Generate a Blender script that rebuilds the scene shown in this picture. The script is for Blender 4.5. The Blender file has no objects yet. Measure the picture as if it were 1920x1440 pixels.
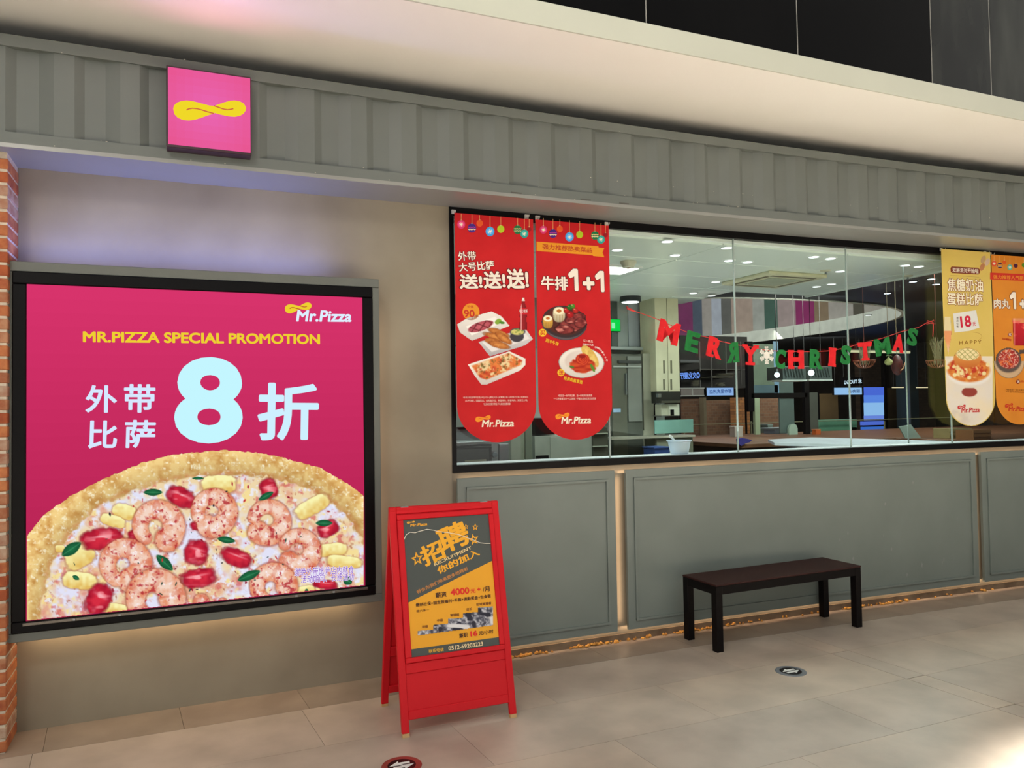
import bpy, bmesh, math, random
import numpy as np
from mathutils import Vector, Matrix
from mathutils.geometry import tessellate_polygon
random.seed(7); np.random.seed(7)
sc = bpy.context.scene
COL = sc.collection

# ------------------------------------------------------------------ camera
FPX = 1450.0; CAMH = 1.55; YAW = .4001; PIT = .0300; ROLL = -.0161; DIST = 4.4799
KAP = .0132; S0 = 1.6437                      # the shop front is straight, then a very shallow arc
_fx = Vector((math.sin(YAW), math.cos(YAW), 0)); _r = Vector((math.cos(YAW), -math.sin(YAW), 0)); _u = Vector((0, 0, 1))
FWD = _fx*math.cos(PIT) + _u*math.sin(PIT); _U = -_fx*math.sin(PIT) + _u*math.cos(PIT)
RGT = _r*math.cos(ROLL) + _U*math.sin(ROLL); UPV = -_r*math.sin(ROLL) + _U*math.cos(ROLL)
CAM = Vector((0, -DIST, CAMH))
cd = bpy.data.cameras.new('camera'); cd.sensor_width = 36; cd.lens = FPX/1920*36
cam = bpy.data.objects.new('camera', cd); COL.objects.link(cam)
m = Matrix((RGT, UPV, -FWD)).transposed().to_4x4(); m.translation = CAM
cam.matrix_world = m; sc.camera = cam

# ------------------------------------------------------------------ view, world, lamps
sc.view_settings.view_transform = 'Standard'; sc.view_settings.look = 'None'
sc.view_settings.gamma = 1; sc.view_settings.exposure = 0; sc.view_settings.use_curve_mapping = False
w = bpy.data.worlds.new('mall'); sc.world = w; w.use_nodes = True
w.node_tree.nodes['Background'].inputs[0].default_value = (1.0, .965, .905, 1)
w.node_tree.nodes['Background'].inputs[1].default_value = .86
def area(name, loc, tgt, sx, sy, power, color=(1, 1, 1), spread=180):
    l = bpy.data.lights.new(name, 'AREA'); l.shape = 'RECTANGLE'; l.size = sx; l.size_y = sy
    l.energy = power; l.color = color; l.spread = math.radians(spread)
    o = bpy.data.objects.new(name, l); COL.objects.link(o); o.location = loc
    o.rotation_euler = (Vector(tgt)-Vector(loc)).to_track_quat('-Z', 'Y').to_euler()
    return o
area('mall_ceiling_lamp', (-1.6, -5.0, 4.6), (1.6, -.7, .4), .7, .7, 60, (1, .95, .86))
# first: atrium light pool at right bottom corner; others: added unseen for soffit bounce
for loc_, pw_, sz_ in (((3.8, -4.32, 8), 34000, 31), ((-.8, -5.2, 8), 44000, 28), ((7.2, -4.6, 8), 26000, 28)):
    sl = bpy.data.lights.new('floor_bounce_spot', 'SPOT'); sl.energy = pw_; sl.spot_size = math.radians(sz_); sl.spot_blend = .25; sl.shadow_soft_size = .25; sl.color = (1, .98, .93)
    so = bpy.data.objects.new('floor_bounce_spot', sl); COL.objects.link(so); so.location = loc_
COOL = (.90, 1.0, .95)
area('kitchen_lamp', (2.6, 1.0, 2.62), (2.6, 1.0, 0), 1.2, .6, 31, COOL)
area('kitchen_lamp', (4.9, 1.1, 2.62), (4.9, 1.1, 0), 1.2, .6, 31, COOL)
area('counter_lamp', (4.0, 1.2, 1.3), (4.2, 1.2, 2.7), 3.6, 1.2, 15, COOL)
area('reflected_atrium_lamp', (8.4, 9.0, 7.6), (8.4, 9.0, 0), 5, 6, 650, (1, .97, .93))  # added to light the atrium reflection built behind the glass
for i_, x_ in enumerate((7.6, 11.0, 14.2)): area('hall_area_light', (x_, 3.4, 2.9), (x_, 6.5, .8), 1.6, .8, 45, (1, .93, .82))
area('hall_area_light', (7.6, 1.7, 2.9), (7.4, 1.8, 0), 1.6, .6, 55, COOL)  # added to brighten the white counter and the baskets
area('hall_area_light', (12.8, 8.6, 2.9), (13.5, 10.0, 1.2), 1.6, .8, 60, (1, .93, .82))  # added to brighten the brick walls deeper in the hall

# ------------------------------------------------------------------ mapping helpers (world units come from these)
def ray(x, y): return FWD + RGT*((x-960)/FPX) - UPV*((y-720)/FPX)
def atY(x, y, Y):
    d = ray(x, y); return CAM + d*((Y+DIST)/d.y)
def atZ(x, y, z):
    d = ray(x, y); return CAM + d*((z-CAMH)/d.z)
def fac(s, o=0., z=0.):
    """point of the shop front: s along it, o out towards the mall, z up"""
    if s <= S0: return Vector((s, -o, z))
    a = KAP*(s-S0); R = 1/KAP
    return Vector((S0+R*math.sin(a)-o*math.sin(a), -(R-R*math.cos(a))-o*math.cos(a), z))
def unfac(x, y, o=0.):
    p = atY(x, y, -o)
    if p.x <= S0: return p.x, p.z
    R = 1/KAP; rr = R-o; d = ray(x, y); qx = CAM.x-S0; qy = CAM.y+R
    A = d.x*d.x+d.y*d.y; B = 2*(qx*d.x+qy*d.y); Cc = qx*qx+qy*qy-rr*rr
    t = (-B+math.sqrt(B*B-4*A*Cc))/(2*A); p = CAM+d*t
    return S0+R*math.atan2(p.x-S0, p.y+R), p.z

# ------------------------------------------------------------------ object helpers
def tag(o, label=None, cat=None, group=None, kind=None):
    if label: o['label'] = label
    if cat: o['category'] = cat
    if group: o['group'] = group
    if kind: o['kind'] = kind
    return o
def empty(name, loc=(0, 0, 0), label=None, cat=None, group=None, mw=None, kind=None):
    o = bpy.data.objects.new(name, None); COL.objects.link(o); o.empty_display_size = .1
    if mw is not None: o.matrix_world = mw
    else: o.location = loc
    return tag(o, label, cat, group, kind)
class MB:
    def __init__(s): s.v = []; s.f = []; s.sm = False
    def q(s, pts):
        n = len(s.v); s.v += [tuple(p) for p in pts]; s.f.append(tuple(range(n, n+len(pts))))
    def box(s, x0, x1, y0, y1, z0, z1, T=None, b=0):
        """box; b > 0 chamfers every edge"""
        n = len(s.v)
        if b <= 0:
            c = [(x, y, z) for z in (z0, z1) for y in (y0, y1) for x in (x0, x1)]
            fs = [(0, 2, 3, 1), (4, 5, 7, 6), (0, 1, 5, 4), (2, 6, 7, 3), (0, 4, 6, 2), (1, 3, 7, 5)]
        else:
            bm = bmesh.new(); bmesh.ops.create_cube(bm, size=1)
            bmesh.ops.scale(bm, vec=(x1-x0, y1-y0, z1-z0), verts=bm.verts)
            bmesh.ops.bevel(bm, geom=bm.edges[:], offset=b, segments=1, affect='EDGES')
            cx, cy, cz = (x0+x1)/2, (y0+y1)/2, (z0+z1)/2
            bm.verts.index_update()
            c = [(v.co.x+cx, v.co.y+cy, v.co.z+cz) for v in bm.verts]
            fs = [tuple(v.index for v in f.verts) for f in bm.faces]; bm.free()
        if T: c = [tuple(T(Vector(p))) for p in c]
        s.v += c; s.f += [tuple(i+n for i in f) for f in fs]; return s
    def fbox(s, s0, s1, o0, o1, z0, z1, step=.35):
        """box that follows the shop front"""
        k = max(1, int(math.ceil((s1-s0)/step))) if s1 > S0 else 1
        n = len(s.v)
        for i in range(k+1):
            t = s0+(s1-s0)*i/k
            s.v += [tuple(fac(t, o0, z0)), tuple(fac(t, o1, z0)), tuple(fac(t, o1, z1)), tuple(fac(t, o0, z1))]
        for i in range(k):
            a = n+4*i
            for j in range(4):
                jj = (j+1) % 4; s.f.append((a+j, a+jj, a+4+jj, a+4+j))
        s.f += [(n, n+3, n+2, n+1), (n+4*k, n+4*k+1, n+4*k+2, n+4*k+3)]; return s
    def lathe(s, prof, loc=(0, 0, 0), seg=20, T=None, caps=True):
        n = len(s.v)
        for r, z in prof:
            for i in range(seg):
                a = 2*math.pi*i/seg; p = Vector((r*math.cos(a), r*math.sin(a), z))
                if T: p = T(p)
                s.v.append(tuple(p+Vector(loc)))
        for j in range(len(prof)-1):
            for i in range(seg):
                a = n+j*seg+i; b = n+j*seg+(i+1) % seg; s.f.append((a, b, b+seg, a+seg))
        if caps:
            s.f.append(tuple(n+i for i in reversed(range(seg)))); m_ = n+(len(prof)-1)*seg; s.f.append(tuple(m_+i for i in range(seg)))
        s.sm = True; return s
    def tube(s, pts, r, seg=8):
        pts = [Vector(p) for p in pts]; n = len(s.v); k = len(pts)
        rr = r if isinstance(r, (list, tuple)) else [r]*k
        for i, p in enumerate(pts):
            d = (pts[min(i+1, k-1)]-pts[max(i-1, 0)]).normalized()
            a = d.cross(Vector((0, 0, 1)) if abs(d.z) < .9 else Vector((1, 0, 0))).normalized(); b = d.cross(a)
            for j in range(seg):
                t = 2*math.pi*j/seg; s.v.append(tuple(p+(a*math.cos(t)+b*math.sin(t))*rr[i]))
        for i in range(k-1):
            for j in range(seg):
                a = n+i*seg+j; b = n+i*seg+(j+1) % seg; s.f.append((a, b, b+seg, a+seg))
        s.f += [tuple(n+j for j in reversed(range(seg))), tuple(n+(k-1)*seg+j for j in range(seg))]; s.sm = True; return s
    def prism(s, poly, y0, y1, T=None):
        """extrude an outline given in (x, z) from y0 to y1"""
        n = len(s.v); k = len(poly)
        for y in (y0, y1):
            for x, z in poly:
                p = Vector((x, y, z)); s.v.append(tuple(T(p) if T else p))
        tr = tessellate_polygon([[Vector((x, z, 0)) for x, z in poly]])
        for t in tr:
            s.f.append(tuple(n+i for i in t)); s.f.append(tuple(n+k+i for i in reversed(t)))
        for i in range(k):
            j = (i+1) % k; s.f.append((n+i, n+j, n+k+j, n+k+i))
        return s
    def build(s, name, mat, parent=None, **kw):
        me = bpy.data.meshes.new(name); me.from_pydata(s.v, [], s.f)
        bm = bmesh.new(); bm.from_mesh(me); bmesh.ops.recalc_face_normals(bm, faces=bm.faces[:]); bm.to_mesh(me); bm.free()
        if s.sm:
            me.polygons.foreach_set('use_smooth', [True]*len(me.polygons))
            if hasattr(me, 'set_sharp_from_angle'): me.set_sharp_from_angle(angle=math.radians(40))
        me.materials.append(mat); o = bpy.data.objects.new(name, me); COL.objects.link(o)
        if parent: o.parent = parent
        return tag(o, **kw)

# ------------------------------------------------------------------ materials
def lin(c):
    return tuple(((v/255)/12.92 if v <= 10.3 else ((v/255+.055)/1.055)**2.4) for v in c)
_M = {}
def mat(c, rough=.6, metal=0., c2=None, scale=6., bump=0., emit=0., detail=4., coat=0., stretch=None, spec=.5, key=None):
    k = key or (c, rough, metal, c2, scale, bump, emit, detail, coat, stretch, spec)
    if k in _M: return _M[k]
    m = bpy.data.materials.new('m_%d' % len(_M)); m.use_nodes = True; nt = m.node_tree; p = nt.nodes['Principled BSDF']
    p.inputs['Base Color'].default_value = (*lin(c), 1); p.inputs['Roughness'].default_value = rough
    p.inputs['Metallic'].default_value = metal; p.inputs['Coat Weight'].default_value = coat
    p.inputs['Specular IOR Level'].default_value = spec
    tc = nt.nodes.new('ShaderNodeTexCoord'); mp = nt.nodes.new('ShaderNodeMapping')
    nt.links.new(tc.outputs['Object'], mp.inputs[0])
    if stretch: mp.inputs['Scale'].default_value = stretch
    nz = nt.nodes.new('ShaderNodeTexNoise'); nz.inputs['Scale'].default_value = scale; nz.inputs['Detail'].default_value = detail
    nt.links.new(mp.outputs[0], nz.inputs['Vector'])
    mx = nt.nodes.new('ShaderNodeMix'); mx.data_type = 'RGBA'
    a = lin(c); b = lin(c2) if c2 else tuple(v*.86 for v in a)
    mx.inputs[6].default_value = (*a, 1); mx.inputs[7].default_value = (*b, 1)
    cr = nt.nodes.new('ShaderNodeMapRange'); cr.inputs[1].default_value = .35; cr.inputs[2].default_value = .65
    nt.links.new(nz.outputs['Fac'], cr.inputs[0]); nt.links.new(cr.outputs[0], mx.inputs[0])
    nt.links.new(mx.outputs[2], p.inputs['Base Color'])
    if bump:
        bp = nt.nodes.new('ShaderNodeBump'); bp.inputs['Strength'].default_value = bump; bp.inputs['Distance'].default_value = .002
        n2 = nt.nodes.new('ShaderNodeTexNoise'); n2.inputs['Scale'].default_value = scale*14; nt.links.new(mp.outputs[0], n2.inputs['Vector'])
        nt.links.new(n2.outputs['Fac'], bp.inputs['Height']); nt.links.new(bp.outputs[0], p.inputs['Normal'])
    if emit:
        nt.links.new(mx.outputs[2], p.inputs['Emission Color']); p.inputs['Emission Strength'].default_value = emit
    _M[k] = m; return m
def emis(c, strength=1., samp=True):
    k = ('e', c, strength, samp)
    if k in _M: return _M[k]
    m = bpy.data.materials.new('lit_%d' % len(_M)); m.use_nodes = True; nt = m.node_tree; nt.nodes.clear()
    e = nt.nodes.new('ShaderNodeEmission'); e.inputs[0].default_value = (*lin(c), 1); e.inputs[1].default_value = strength
    o = nt.nodes.new('ShaderNodeOutputMaterial'); nt.links.new(e.outputs[0], o.inputs[0])
    if not samp: m.cycles.emission_sampling = 'NONE'
    _M[k] = m; return m
def attr_mat(name, lit=False, rough=.45):
    m = bpy.data.materials.new(name); m.use_nodes = True; nt = m.node_tree; nt.nodes.clear()
    a = nt.nodes.new('ShaderNodeAttribute'); a.attribute_name = 'Col'; o = nt.nodes.new('ShaderNodeOutputMaterial')
    if lit:
        e = nt.nodes.new('ShaderNodeEmission'); nt.links.new(a.outputs['Color'], e.inputs[0]); nt.links.new(e.outputs[0], o.inputs[0])
        m.cycles.emission_sampling = 'NONE'
    else:
        e = nt.nodes.new('ShaderNodeBsdfPrincipled'); e.inputs['Roughness'].default_value = rough; e.inputs['Specular IOR Level'].default_value = .2
        nt.links.new(a.outputs['Color'], e.inputs['Base Color']); nt.links.new(e.outputs[0], o.inputs[0])
    return m
PRINT = attr_mat('printed_ink'); LITPRINT = attr_mat('backlit_ink', True)
def glass_mat():
    m = bpy.data.materials.new('window_glass'); m.use_nodes = True; nt = m.node_tree; nt.nodes.clear()
    t = nt.nodes.new('ShaderNodeBsdfTransparent'); t.inputs[0].default_value = (.93, .97, .95, 1)
    g = nt.nodes.new('ShaderNodeBsdfGlossy'); g.inputs['Roughness'].default_value = .02
    f = nt.nodes.new('ShaderNodeFresnel'); f.inputs[0].default_value = 1.45
    ge = nt.nodes.new('ShaderNodeNewGeometry'); mr = nt.nodes.new('ShaderNodeMapRange'); mr.inputs[3].default_value = 1.45; mr.inputs[4].default_value = 1/1.45
    nt.links.new(ge.outputs['Backfacing'], mr.inputs[0]); nt.links.new(mr.outputs[0], f.inputs[0])
    x = nt.nodes.new('ShaderNodeMixShader'); o = nt.nodes.new('ShaderNodeOutputMaterial')
    nt.links.new(f.outputs[0], x.inputs[0]); nt.links.new(t.outputs[0], x.inputs[1]); nt.links.new(g.outputs[0], x.inputs[2]); nt.links.new(x.outputs[0], o.inputs[0])
    return m
GLASS = glass_mat()
BLACK = mat((12, 11, 13), .4, spec=.15); STEEL = mat((150, 155, 158), .32, .8, scale=3); GREY = mat((121, 131, 126), .5, c2=(115, 125, 120), scale=2.5)
WHITE = mat((225, 225, 222), .5)

# ------------------------------------------------------------------ flat print on a real plane
class Plane:
    def __init__(s, O, ux, uz):
        s.O = Vector(O); s.ux = Vector(ux).normalized(); s.uz = Vector(uz).normalized(); s.uy = s.uz.cross(s.ux).normalized()
        s.M = Matrix((s.ux, s.uy, s.uz)).transposed().to_4x4(); s.M.translation = s.O
    def uv(s, x, y):
        d = ray(x, y); t = (s.O-CAM).dot(s.uy)/d.dot(s.uy); p = CAM+d*t-s.O
        return p.dot(s.ux), p.dot(s.uz)
_TC = {}
def glyphs(body, bold=0., shear=0., space=1.):
    k = (body, bold, shear, space)
    if body == '1': return np.array([(0, .53), (.19, .68), (.33, .68), (.33, .04), (.26, .04), (.26, .55), (.04, .46)]), [(0, 1, 6), (1, 5, 6), (1, 2, 5), (2, 3, 5), (3, 4, 5)]
    if k not in _TC:
        c = bpy.data.curves.new('t', 'FONT'); c.body = body; c.size = 1; c.offset = bold; c.shear = shear; c.space_character = space; c.resolution_u = 5
        o = bpy.data.objects.new('t', c); COL.objects.link(o); bpy.context.view_layer.update()
        me = bpy.data.meshes.new_from_object(o.evaluated_get(bpy.context.evaluated_depsgraph_get()))
        bm = bmesh.new(); bm.from_mesh(me); bmesh.ops.triangulate(bm, faces=bm.faces[:]); bm.verts.index_update()
        V = np.array([(v.co.x, v.co.y) for v in bm.verts]); Fc = [tuple(v.index for v in f.verts) for f in bm.faces]
        bm.free(); bpy.data.objects.remove(o); bpy.data.curves.remove(c); bpy.data.meshes.remove(me); _TC[k] = (V, Fc)
    return _TC[k]
LAY = .0007
class Print:
    def __init__(s, pl): s.pl = pl; s.v = []; s.f = []; s.c = []; s.items = [('printed_shape', 0)]; s.auto = True
    def tri(s, pts, faces, col, lay):
        n = len(s.v); s.v += [(u, -LAY*lay, v) for u, v in pts]; s.f += [tuple(n+i for i in f) for f in faces]; s.c += [lin(col)]*len(faces)
    def uvpoly(s, uv, col, lay=1):
        tr = tessellate_polygon([[Vector((u, v, 0)) for u, v in uv]]); s.tri(uv, tr, col, lay)
    def poly(s, px, col, lay=1):
        if s.auto: s.mark('printed_shape')
        s.uvpoly([s.pl.uv(*p) for p in px], col, lay); return s
    def disc(s, cx, cy, rx, col, lay=1, ry=None, rot=0, n=24):
        ry = ry or rx; c_, s_ = math.cos(rot), math.sin(rot)
        return s.poly([(cx+rx*math.cos(a)*c_-ry*math.sin(a)*s_, cy+rx*math.cos(a)*s_+ry*math.sin(a)*c_) for a in [2*math.pi*i/n for i in range(n)]], col, lay)
    def stroke(s, px, wd, col, lay=1):
        if s.auto: s.mark('printed_line')
        p = [Vector((*s.pl.uv(*q), 0)) for q in px]; k = wd*(s.pl.O-CAM).length/FPX/2; A = []; B = []
        for i, q in enumerate(p):
            d = (p[min(i+1, len(p)-1)]-p[max(i-1, 0)]).normalized(); nn = Vector((-d.y, d.x, 0))*k; A.append(q+nn); B.append(q-nn)
        pts = [(a.x, a.y) for a in A]+[(b.x, b.y) for b in B]; n = len(p)
        s.tri(pts, [(i, i+1, n+i+1, n+i) for i in range(n-1)], col, lay); return s
    def text(s, body, bl, br, h, col, lay=2, bold=0., shear=0., out=None, outw=.05, mirror=False, space=1.):
        """lettering: bold weight is made by a ring of slightly shifted copies of the glyphs"""
        s.mark('lettering')
        a = Vector((*s.pl.uv(*bl), 0)); b = Vector((*s.pl.uv(*br), 0)); x = b-a; xn = x.normalized(); yn = Vector((-xn.y, xn.x, 0))
        t = Vector((*s.pl.uv(bl[0], bl[1]-h), 0)); hh = abs((t-a).dot(yn))
        if h < 12 and bold < .018: bold = .018
        V, Fc = glyphs(body, 0., shear, space); mn = V.min(0)-bold; sz = V.max(0)+bold-mn
        for (bd, cl, ly) in ([(bold+outw, out, lay-.5)] if out else [])+[(bold, col, lay)]:
            n = 1 if bd <= .004 else (24 if h > 60 else 14 if h > 15 else 8 if h > 8 else 5)
            for i in range(n):
                d = np.array([math.cos(2*math.pi*i/n), math.sin(2*math.pi*i/n)])*bd if n > 1 else 0
                for rr_ in ((1., .5) if h > 15 and bd > .03 else (1.,)):
                    q = (V+d*rr_-mn)/sz
                    if mirror: q = q*[-1, 1]+[1, 0]
                    s.tri([(a.x+x.x*u+yn.x*hh*v, a.y+x.y*u+yn.y*hh*v) for u, v in q], Fc, cl, ly+i*.012+(0 if rr_ == 1. else .006))
        s.mark('printed_shape'); return s
    def mark(s, nm): s.items.append((nm, len(s.f)))
    def build(s, name, parent, lit=False, **kw):
        it = s.items+[(None, len(s.f))]; groups = {}
        for (nm_, a), (_, b) in zip(it[:-1], it[1:]):
            if b <= a: continue
            if name in ('lettering', 'printed_baubles', 'logo', 'small_print'): groups[(nm_, a)] = list(range(a, b))
            else: groups.setdefault((name if name not in ('lettering', 'logo', 'small_print', 'printed_baubles') else nm_, -1), []).extend(range(a, b))
        res = None
        for (nm_, _), fi in groups.items():
            rm = {}; vs = []; fs = []
            for i in fi:
                g = []
                for v in s.f[i]:
                    if v not in rm: rm[v] = len(vs); vs.append(s.v[v])
                    g.append(rm[v])
                fs.append(tuple(g))
            me = bpy.data.meshes.new(nm_); me.from_pydata(vs, [], fs)
            at = me.color_attributes.new('Col', 'FLOAT_COLOR', 'CORNER'); buf = []
            for i, f in zip(fi, fs): buf += [*s.c[i], 1.]*len(f)
            at.data.foreach_set('color', buf); me.materials.append(LITPRINT if lit else PRINT)
            o = bpy.data.objects.new(nm_, me); COL.objects.link(o); o.parent = parent; res = o
        return res
SW = [(250,750),(262,705),(300,668),(360,645),(430,638),(520,648),(640,680),(740,706),(800,712),(860,690),(940,663),(1010,643),(1080,638),(1150,650),(1205,680),(1232,730),(1228,775),(1200,815),(1150,845),(1080,858),(1000,852),(900,832),(815,808),(780,820),(700,845),(620,875),(540,898),(460,908),(380,900),(310,870),(265,820)]
SG = [[(430,770),(460,752),(510,743),(570,749),(640,768),(720,793),(800,815)], [(800,710),(860,730),(920,752),(980,764),(1030,758),(1062,748)]]
def swoosh(pr, x0, y0, x1, y1, col, groove, lay=2, tilt=0., gw=1.6):
    def T(p):
        u = (p[0]-250)/982; v = (p[1]-638)/270; return (x0+(x1-x0)*u, y0+(y1-y0)*v+tilt*(u-.5))
    pr.mark('logo_ribbon'); pr.auto = False
    pr.poly([T(p) for p in SW], col, lay)
    for g in SG: pr.stroke([T(p) for p in g], gw, groove, lay+.6)
    pr.auto = True; pr.mark('printed_shape')

# ------------------------------------------------------------------ numpy painter: vertex-coloured flat picture
def vnoise(h, w_, cell, seed, aspect=1.):
    r = np.random.RandomState(seed); gy = int(h/cell)+3; gx = int(w_/cell/aspect)+3; g = r.rand(gy, gx)
    yy = np.arange(h)/cell; xx = np.arange(w_)/cell/aspect; y0 = yy.astype(int); x0 = xx.astype(int)
    fy = (yy-y0)[:, None]; fx = (xx-x0)[None]; fy = fy*fy*(3-2*fy); fx = fx*fx*(3-2*fx)
    a = g[y0][:, x0]; b = g[y0][:, x0+1]; c = g[y0+1][:, x0]; d = g[y0+1][:, x0+1]
    return (a*(1-fx)+b*fx)*(1-fy)+(c*(1-fx)+d*fx)*fy
class Art:
    def __init__(s, x0, y0, x1, y1, step=1., seed=1):
        s.xs = np.arange(x0, x1+step*.5, step); s.ys = np.arange(y0, y1+step*.5, step); s.X, s.Y = np.meshgrid(s.xs, s.ys)
        s.h, s.w = s.X.shape; s.rgb = np.zeros((s.h, s.w, 3)); s.a = np.zeros((s.h, s.w)); s.seed = seed; s.step = step
    def n(s, cell, k=0, aspect=1.): return vnoise(s.h, s.w, max(cell/s.step, 1.01), s.seed*31+k, aspect)
    def fbm(s, cell, k=0): return s.n(cell, k)*.55+s.n(cell/2, k+1)*.28+s.n(cell/4, k+2)*.17
    def loc(s, cx, cy, rot=0):
        c, q = math.cos(rot), math.sin(rot); dx = s.X-cx; dy = s.Y-cy; return dx*c+dy*q, -dx*q+dy*c
    def put(s, mask, col):
        col = np.asarray(col, float); mask = np.clip(mask, 0, 1)
        s.rgb = s.rgb*(1-mask[..., None])+col*mask[..., None]; s.a = np.maximum(s.a, mask)
    def ell(s, cx, cy, rx, ry, rot=0, soft=.12, rag=0., cell=6, k=0, p=2.):
        u, v = s.loc(cx, cy, rot); d = (np.abs(u/rx)**p+np.abs(v/ry)**p)**(1/p)
        if rag: d = d+(s.n(cell, k)-.5)*rag
        return np.clip((1-d)/soft, 0, 1), d, u/rx, v/ry
    def shade(s, c1, c2, t):
        t = np.clip(t, 0, 1)[..., None]; return np.asarray(c1, float)*(1-t)+np.asarray(c2, float)*t
    def build(s, name, pl, parent, lay, lit=False, **kw):
        keep = s.a > .5; pts = []; idx = np.arange(s.h*s.w).reshape(s.h, s.w)
        O = np.array(CAM-pl.O); Fv, Rv, Uv = np.array(FWD), np.array(RGT), np.array(UPV)
        d = Fv+((s.X-960)/FPX)[..., None]*Rv-((s.Y-720)/FPX)[..., None]*Uv
        t = -(O@np.array(pl.uy))/(d@np.array(pl.uy)); P = O+d*t[..., None]
        U = P@np.array(pl.ux); V = P@np.array(pl.uz); co = np.stack([U, np.full_like(U, -LAY*lay), V], -1).reshape(-1, 3)
        fk = (keep[:-1, :-1] & keep[1:, :-1] & keep[:-1, 1:] & keep[1:, 1:])
        F = np.stack([idx[:-1, :-1][fk], idx[1:, :-1][fk], idx[1:, 1:][fk], idx[:-1, 1:][fk]], -1)
        used = np.unique(F); rm = np.full(s.h*s.w, -1); rm[used] = np.arange(len(used)); F = rm[F]; co = co[used]
        c = np.clip(s.rgb.reshape(-1, 3)[used]/255, 0, 1); c = np.where(c <= .04045, c/12.92, ((c+.055)/1.055)**2.4)
        me = bpy.data.meshes.new(name); me.vertices.add(len(co)); me.vertices.foreach_set('co', co.ravel())
        me.loops.add(F.size); me.loops.foreach_set('vertex_index', F.ravel().astype(np.int32))
        me.polygons.add(len(F)); me.polygons.foreach_set('loop_start', np.arange(0, F.size, 4, dtype=np.int32)); me.polygons.foreach_set('loop_total', np.full(len(F), 4, np.int32))
        me.update(calc_edges=True)
        at = me.color_attributes.new('Col', 'FLOAT_COLOR', 'POINT'); at.data.foreach_set('color', np.concatenate([c, np.ones((len(c), 1))], 1).ravel())
        me.materials.append(LITPRINT if lit else PRINT); o = bpy.data.objects.new(name, me); COL.objects.link(o); o.parent = parent; return tag(o, **kw)

# =================================================================== THE SETTING
CONC = mat((146, 138, 120), .7, c2=(128, 119, 102), scale=1.6, bump=.15, detail=7)
wl = MB().fbox(-.765, 1.492, -.14, 0, 0, 2.79).build('wall_left', CONC, kind='structure')
# backing wall behind the grey panels, under the window
MB().fbox(1.492, 9.0, -.14, -.005, 0, 1.155).build('wall_under_window', CONC, kind='structure')
MB().fbox(1.492, 9.0, 0, .012, 0, .045).build('baseboard_front', mat((128, 112, 92), .6, c2=(100, 84, 66), scale=9), kind='structure')
# crumbling yellow foam along the foot of the panels
fm = MB(); rr = random.Random(3)
for i in range(200):
    s_ = rr.choice((rr.gauss(1.95, .12), rr.gauss(2.45, .1), rr.gauss(3.3, .25), rr.gauss(4.9, .3), rr.uniform(1.8, 6.2))); z_ = rr.uniform(.002, .014); e = rr.uniform(.004, .016); h_ = rr.uniform(.003, .012)
    c = fac(s_, .012+rr.uniform(.002, .018), z_); a_ = rr.uniform(0, 3)
    fm.lathe([(e*.2, -h_), (e, -h_*.4), (e*.8, h_*.5), (e*.15, h_)], c, 6, caps=True)
fm.build('foam_crumbs', mat((196, 146, 62), .8, c2=(150, 100, 40), scale=40), label='yellow foam crumbs along the foot of the panelled wall', cat='debris', kind='stuff')

# floor: slab + tiles
fl = MB().box(-5, 20, -7.0, 16, -.12, -.012).build('floor', mat((140, 129, 116), .8), kind='structure')
TILE = [mat(c, .40, c2=c2, scale=3.2, detail=12, bump=.05, key=('tile', i)) for i, (c, c2) in enumerate([((186, 172, 157), (163, 151, 137)), ((190, 175, 158), (168, 155, 140)), ((181, 169, 155), (160, 148, 135))])]
def sh(x, y): return x+.08*(-.42-y)
def tile(x0, x1, y0, y1, m_, arc=False):
    t = MB(); g = .0028 if abs(x0-3.63) < .001 and not arc else .0009; n0 = 4 if arc else 1
    P = []
    for k in range(n0+1):
        xx = x0+(x1-x0)*k/n0
        ya = fac(xx, -y1).y if y1 > -.5 else y1
        yb = fac(xx, -y0).y if y0 > -.35 else y0
        P.append((sh(xx, ya), ya-g if ya < -.1 else ya, sh(xx, yb), yb+g))
    P[0] = (P[0][0]+g, P[0][1], P[0][2]+g, P[0][3]); P[-1] = (P[-1][0]-g, P[-1][1], P[-1][2]-g, P[-1][3])
    n = len(t.v)
    for a, b, c, d in P: t.v += [(a, b, -.012), (a, b, 0), (c, d, 0), (c, d, -.012)]
    for k in range(len(P)-1):
        q = n+4*k
        for j in range(4): t.f.append((q+j, q+(j+1) % 4, q+4+(j+1) % 4, q+4+j))
    q = n+4*(len(P)-1); t.f += [(n, n+1, n+2, n+3), (q, q+1, q+2, q+3)]
    return t.build('tile', m_, fl)
rows = [-.31, -.80, -1.31, -1.80, -2.32, -2.84, -3.36, -4.2]
BORD = [mat(c, .42, c2=c2, scale=3.2, detail=12, bump=.05, key=('bord', i)) for i, (c, c2) in enumerate([((158, 142, 126), (138, 123, 109)), ((152, 138, 123), (134, 121, 107))])]
ti = 0
edge = -1.2
while edge < 8.4:                                    # border stones along the wall
    tile(edge, edge+.6, -.31, 0, BORD[ti % 2], True); ti += 1; edge += .6
for r_ in range(len(rows)-1):
    off = -.04 if r_ % 2 == 0 else .56
    xs = [-1.2+off+1.2*k-.6 for k in range(9)]
    xs = sorted([x for x in xs if x < 3.55]+[3.63, 3.775]+[x for x in [3.775+1.2*k+(.6 if r_ % 2 else 1.2) for k in range(4)]])
    for a, b in zip(xs[:-1], xs[1:]):
        if b-a < .02: continue
        tile(a, b, rows[r_+1], rows[r_], TILE[(ti*7+r_) % 3]); ti += 1
MB().box(-5, 20, .0, 16, -.012, -.002).build('floor_inner', mat((90, 84, 76), .5), fl)

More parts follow.
